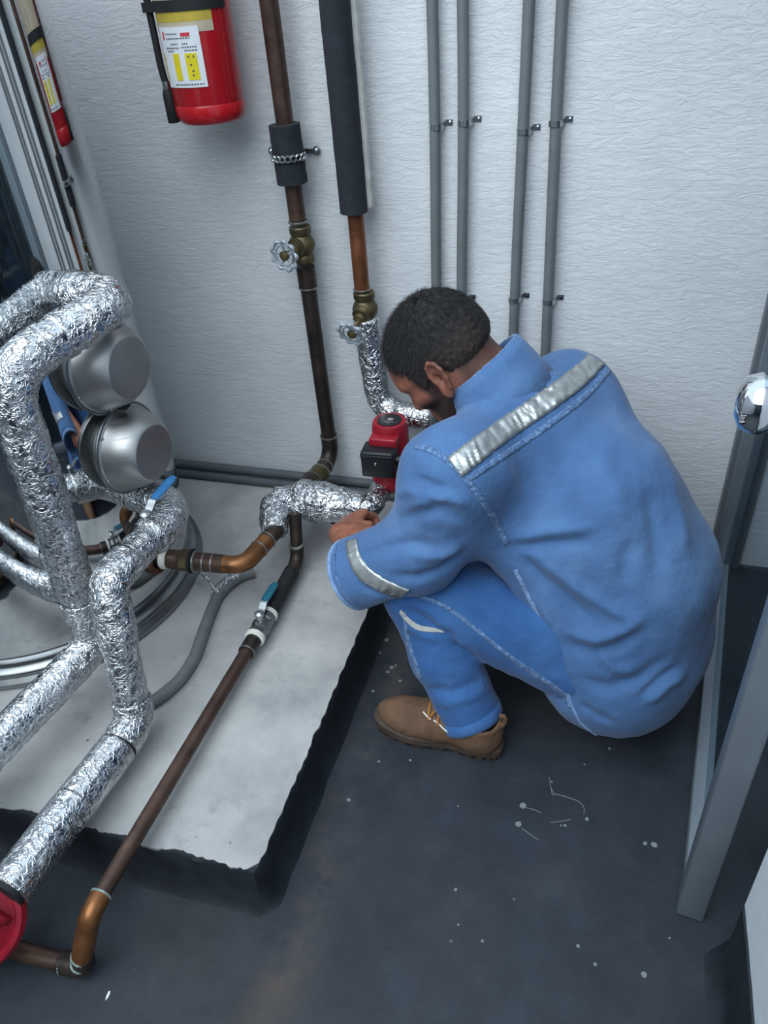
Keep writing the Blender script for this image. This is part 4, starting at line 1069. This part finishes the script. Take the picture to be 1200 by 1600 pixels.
# collar: standing band round the neck, its outer leaf turned down with a frayed edge
nax = unit(HC-NECK); nax = unit(nax*.55+A(0,0,.55)+A(-.1,0,0)); cu = unit(A(-.95,.30,0)-nax*(A(-.95,.30,0)@nax)); cw = np.cross(nax,cu)
cb = A(-.198,1.382,.722)+nax*.028+A(-.004,0,0)
P = []; N = []
for i,a in enumerate(np.linspace(math.radians(35),math.radians(325),80)):
    e = cu*math.cos(a)+cw*math.sin(a); bk_ = .5-.5*math.cos(a)
    fr = .002*mnoise.noise(Vector((i*.9,0,3)))+.0015*mnoise.noise(Vector((i*2.3,5,0)))
    r0 = .079+.004*bk_
    row = [cb+e*(r0)+nax*(-.06), cb+e*(r0-.002)+nax*(.010+.012*bk_), cb+e*(r0-.004)+nax*(.030+.026*bk_+fr), cb+e*(r0+.003)+nax*(.033+.027*bk_+fr),
           cb+e*(r0+.010)+nax*(.020+.018*bk_), cb+e*(r0+.018)+nax*(-.010+.002*bk_), cb+e*(r0+.027)+nax*(-.050-.004*bk_)]
    P.append(row); N.append([e]*7)
co = MB().grid((P,N),.0022).build('collar','denim_jacket',jacket,angle=180)
fp = [row[2]+(row[3]-row[2])*.5 for row in P]
MB().tube(fp,.0022,6,0,.004,True,lambda p,t,a:.5*mnoise.noise(Vector(p)*420)).build('frayed_edge','denim_worn',co)
MB().tube([row[6]+A(0,0,.002) for row in P],.002,6).build('collar_seam','denim_seam',co)

# ---- jeans
F = jeans_field(.0056); PV, PQ = F.mesh(); PV = smooth_mesh(PV,PQ,3,.5); PN = vnormals(PV,PQ)
tb = bvh_of(PV,PQ)
disp = np.array([.0034*mnoise.noise(Vector((p[0]*12,p[1]*12,p[2]*12)))+.0018*mnoise.noise(Vector((p[0]*40,p[1]*40,p[2]*34))) for p in PV])
for P_,w_,a_ in (([(625,945),(660,965),(690,985),(720,1000)],.008,-.008),([(640,935),(680,960),(700,990),(735,1020)],.009,.007),([(690,980),(715,1010),(745,1030)],.008,-.010),
               ([(650,1090),(700,1100),(760,1080)],.008,.006),([(660,1075),(705,1082),(755,1062)],.008,-.006),([(760,880),(790,930),(830,990)],.012,.004),([(700,930),(760,980),(830,1035)],.012,-.003),
               ([(628,975),(660,992),(690,1000)],.007,.006),([(650,1020),(690,1040),(730,1035)],.010,-.004)):
    disp += press(PV,PN,stroke_pts(tb,P_),w_,a_)
PV = PV+PN*disp[:,None]
jeans = np_obj('jeans', PV, PQ, 'denim_jeans', man); jeans['label'] = 'mid blue denim jeans with a torn knee'
tb = bvh_of(PV,PQ)
seam([(650,930),(695,945),(740,980),(800,1030),(850,1062),(888,1090)],7,'side_seam','denim_seam',tb,jeans,.0008,.0016,1,8)
seam([(632,955),(636,1000),(650,1040),(662,1080),(668,1098)],6,'leg_seam','denim_seam',tb,jeans,.0008,.0016,1,9)
band(tb,[(626,952),(640,967),(656,978),(676,980),(694,986)],[(624,958),(636,974),(652,986),(674,988),(694,988)],30,5,.0012,.0015,.0012,8,11).build('knee_tear','lining',jeans,angle=180)['label'] = 'pale lining showing through the torn knee'
for an,kn in ((AN_L,KN_L),(AN_R,KN_R)):
    ax_ = unit(kn-an); m_ = MB(); c_ = an+v3(.004,0,-.012)-ax_*.036
    u_, w_ = frame(ax_); R = []
    for q,(r_,h_) in enumerate(((.052,.006),(.066,.0),(.0705,.002),(.0712,.012),(.0705,.026),(.064,.030))):
        R.append([c_+ax_*h_+(u_*math.cos(a)+w_*math.sin(a))*r_*(1+.03*mnoise.noise(Vector((math.cos(a)*2,math.sin(a)*2,h_*60)))) for a in np.linspace(0,2*math.pi,41)[:-1]])
    m_.rings(R,True,False).build('leg_hem','denim_jeans',jeans,angle=180)

# ---- boots
def boot(A0, d, name_label):
    d = unit(d); s_ = A(d[1],-d[0],0)*1.0      # s_ to the wearer's left when d points forward
    s_ = np.cross(A(0,0,1),d)
    g = lambda x,y,z: A0+d*x+s_*y+A(0,0,z)
    bax = np.stack([d,s_,A(0,0,1)])
    F = Field(np.minimum(g(-.04,-.09,-.01),g(.36,.09,.2))-.06, np.maximum(g(-.04,-.09,.2),g(.36,.09,.2))+.06, .0042)
    F.cone(g(.050,0,.060),g(.130,.0,.058),.043,.046,.03)
    F.ell(g(.205,.004,.045),(.088,.049,.040),bax,.03)
    F.ell(g(.055,0,.055),(.048,.041,.052),bax,.03)
    F.cone(g(.110,0,.085),g(.175,.002,.062),.036,.030,.03)
    F.cone(g(.055,0,.075),g(.050,0,.116),.044,.048,.02)
    F.cone(g(.052,0,.10),g(.050,0,.16),.039,.041,.004,'sub')
    F.half(g(0,0,.018),A(0,0,-1),.004)
    F.half(g(.06,0,.112),unit(A(0,0,1)-d*.12),.006)
    V,Q = F.mesh(); V = smooth_mesh(V,Q,2,.5); N_ = vnormals(V,Q)
    V = V+N_*np.array([.0016*mnoise.noise(Vector(p)*45)+.0008*mnoise.noise(Vector(p)*120) for p in V])[:,None]
    b = np_obj('boot', V, Q, 'boot', man); b['label'] = name_label
    bb = bvh_of(V,Q)
    wid = lambda x: .040+.0*x if x < .05 else (.040+.012*math.sin(min(1,(x-.05)/.17)*math.pi/2))
    # welt and sole, with lugs under the edge
    def outline(sc, ex=0):
        P_ = []
        for k in range(56):
            a = 2*math.pi*k/56; c, s = math.cos(a), math.sin(a)
            x = .148+(.150+ex)*np.sign(c)*abs(c)**.80; x_ = np.clip(x,0,.3)
            w = (.040+.013*np.clip((x_-.08)/.12,0,1)-.007*np.exp(-((x_-.115)/.035)**2))
            y = (w+ex)*np.sign(s)*abs(s)**.62+.004*np.clip((x_-.15)/.1,0,1)
            P_.append((x,y*sc))
        return P_
    m_ = MB(); R = []
    for z,ex in ((.010,-.004),(.012,0),(.020,.001),(.023,-.001),(.025,.0015),(.031,.0015),(.034,-.002),(.036,-.012)):
        R.append([g(x,y,z+.008*np.clip((x-.20)/.1,0,1)**2) for x,y in outline(1,ex)])
    m_.rings(R); so_ = m_.build('sole','sole',b,angle=50)
    O = outline(1,-.002); lug = MB()
    for k in range(0,56,2):
        x,y = O[k]; x2,y2 = O[(k+1)%56]
        if .105 < x < .135: continue
        zz = .008*np.clip((x-.20)/.1,0,1)**2
        V_ = [g(x,y,zz),g(x2,y2,zz),g(x2*.9+.1*.148,y2*.62,zz),g(x*.9+.1*.148,y*.62,zz)]
        lug.rings([V_,[p+A(0,0,.0125) for p in V_]])
    lug.build('tread_lugs','sole',so_,False)['kind'] = 'stuff'
    # tongue, eyelets and laces
    for k,(x,z) in enumerate(((.118,.118),(.140,.106),(.162,.094))):
        q1 = g(x,.026,z); q2 = g(x+.004,-.026,z)
        ln = []
        for t_ in np.linspace(-1,1,11):
            p = Vector(g(x+.004*t_,-.028*t_,.19)); r_ = bb.ray_cast(p,Vector((0,0,-1)))
            if r_[0] is not None: ln.append(np.array(r_[0])+np.array(r_[1])*.0025)
        if len(ln) > 2: MB().tube(ln,.0026,8).build('lace','lace',b)
        for sg in (1,-1):
            r_ = bb.ray_cast(Vector(g(x,.027*sg,.19)),Vector((0,0,-1)))
            if r_[0] is not None: MB().torus(np.array(r_[0])+np.array(r_[1])*.001,np.array(r_[1]),.0036,.0012,14,6).build('eyelet','sole',b)
    def drape(P_, r, nm, mt, lift=.002):
        ln = []
        for x,y in P_:
            r_ = bb.ray_cast(Vector(g(x,y*1.0,.2)),Vector((0,0,-1)))
            if r_[0] is not None: ln.append(np.array(r_[0])+np.array(r_[1])*lift)
        if len(ln) > 1: return MB().tube(ln,r,8,.01).build(nm,mt,b)
    drape([(.118,.0),(.128,.018),(.135,.034),(.130,.041)],.0026,'lace','lace',.004)
    drape([(.125,.004),(.145,.02),(.156,.034)],.0024,'lace','lace',.004)
    drape([(.172,.022),(.160,.030),(.150,.034)],.0019,'white_lace','lace_white',.003)
    drape([(.143,.035),(.130,.039),(.117,.0425),(.108,.044)],.0019,'white_lace','lace_white',.003)
    MB().tube([g(.006,.0,.090),g(-.006,0,.112),g(-.004,0,.132),g(.006,0,.128)],lambda q:.005,8,.01,.004).build('pull_tab','boot',b)
    R = []
    for h_ in (.085,.100,.116):
        R.append([g(.068,0,h_)+(d*math.cos(a)*1.05+s_*math.sin(a))*.034 for a in np.linspace(0,2*math.pi,25)[:-1]])
    MB().rings(R).build('sock','sock',b)
    return b
boot(A(-.138,1.064,0), A(-.992,.124,0), 'worn brown leather work boot with white lace')
boot(A(-.045,1.385,0), A(-.985,.17,0), 'worn brown leather work boot hidden behind the near leg')
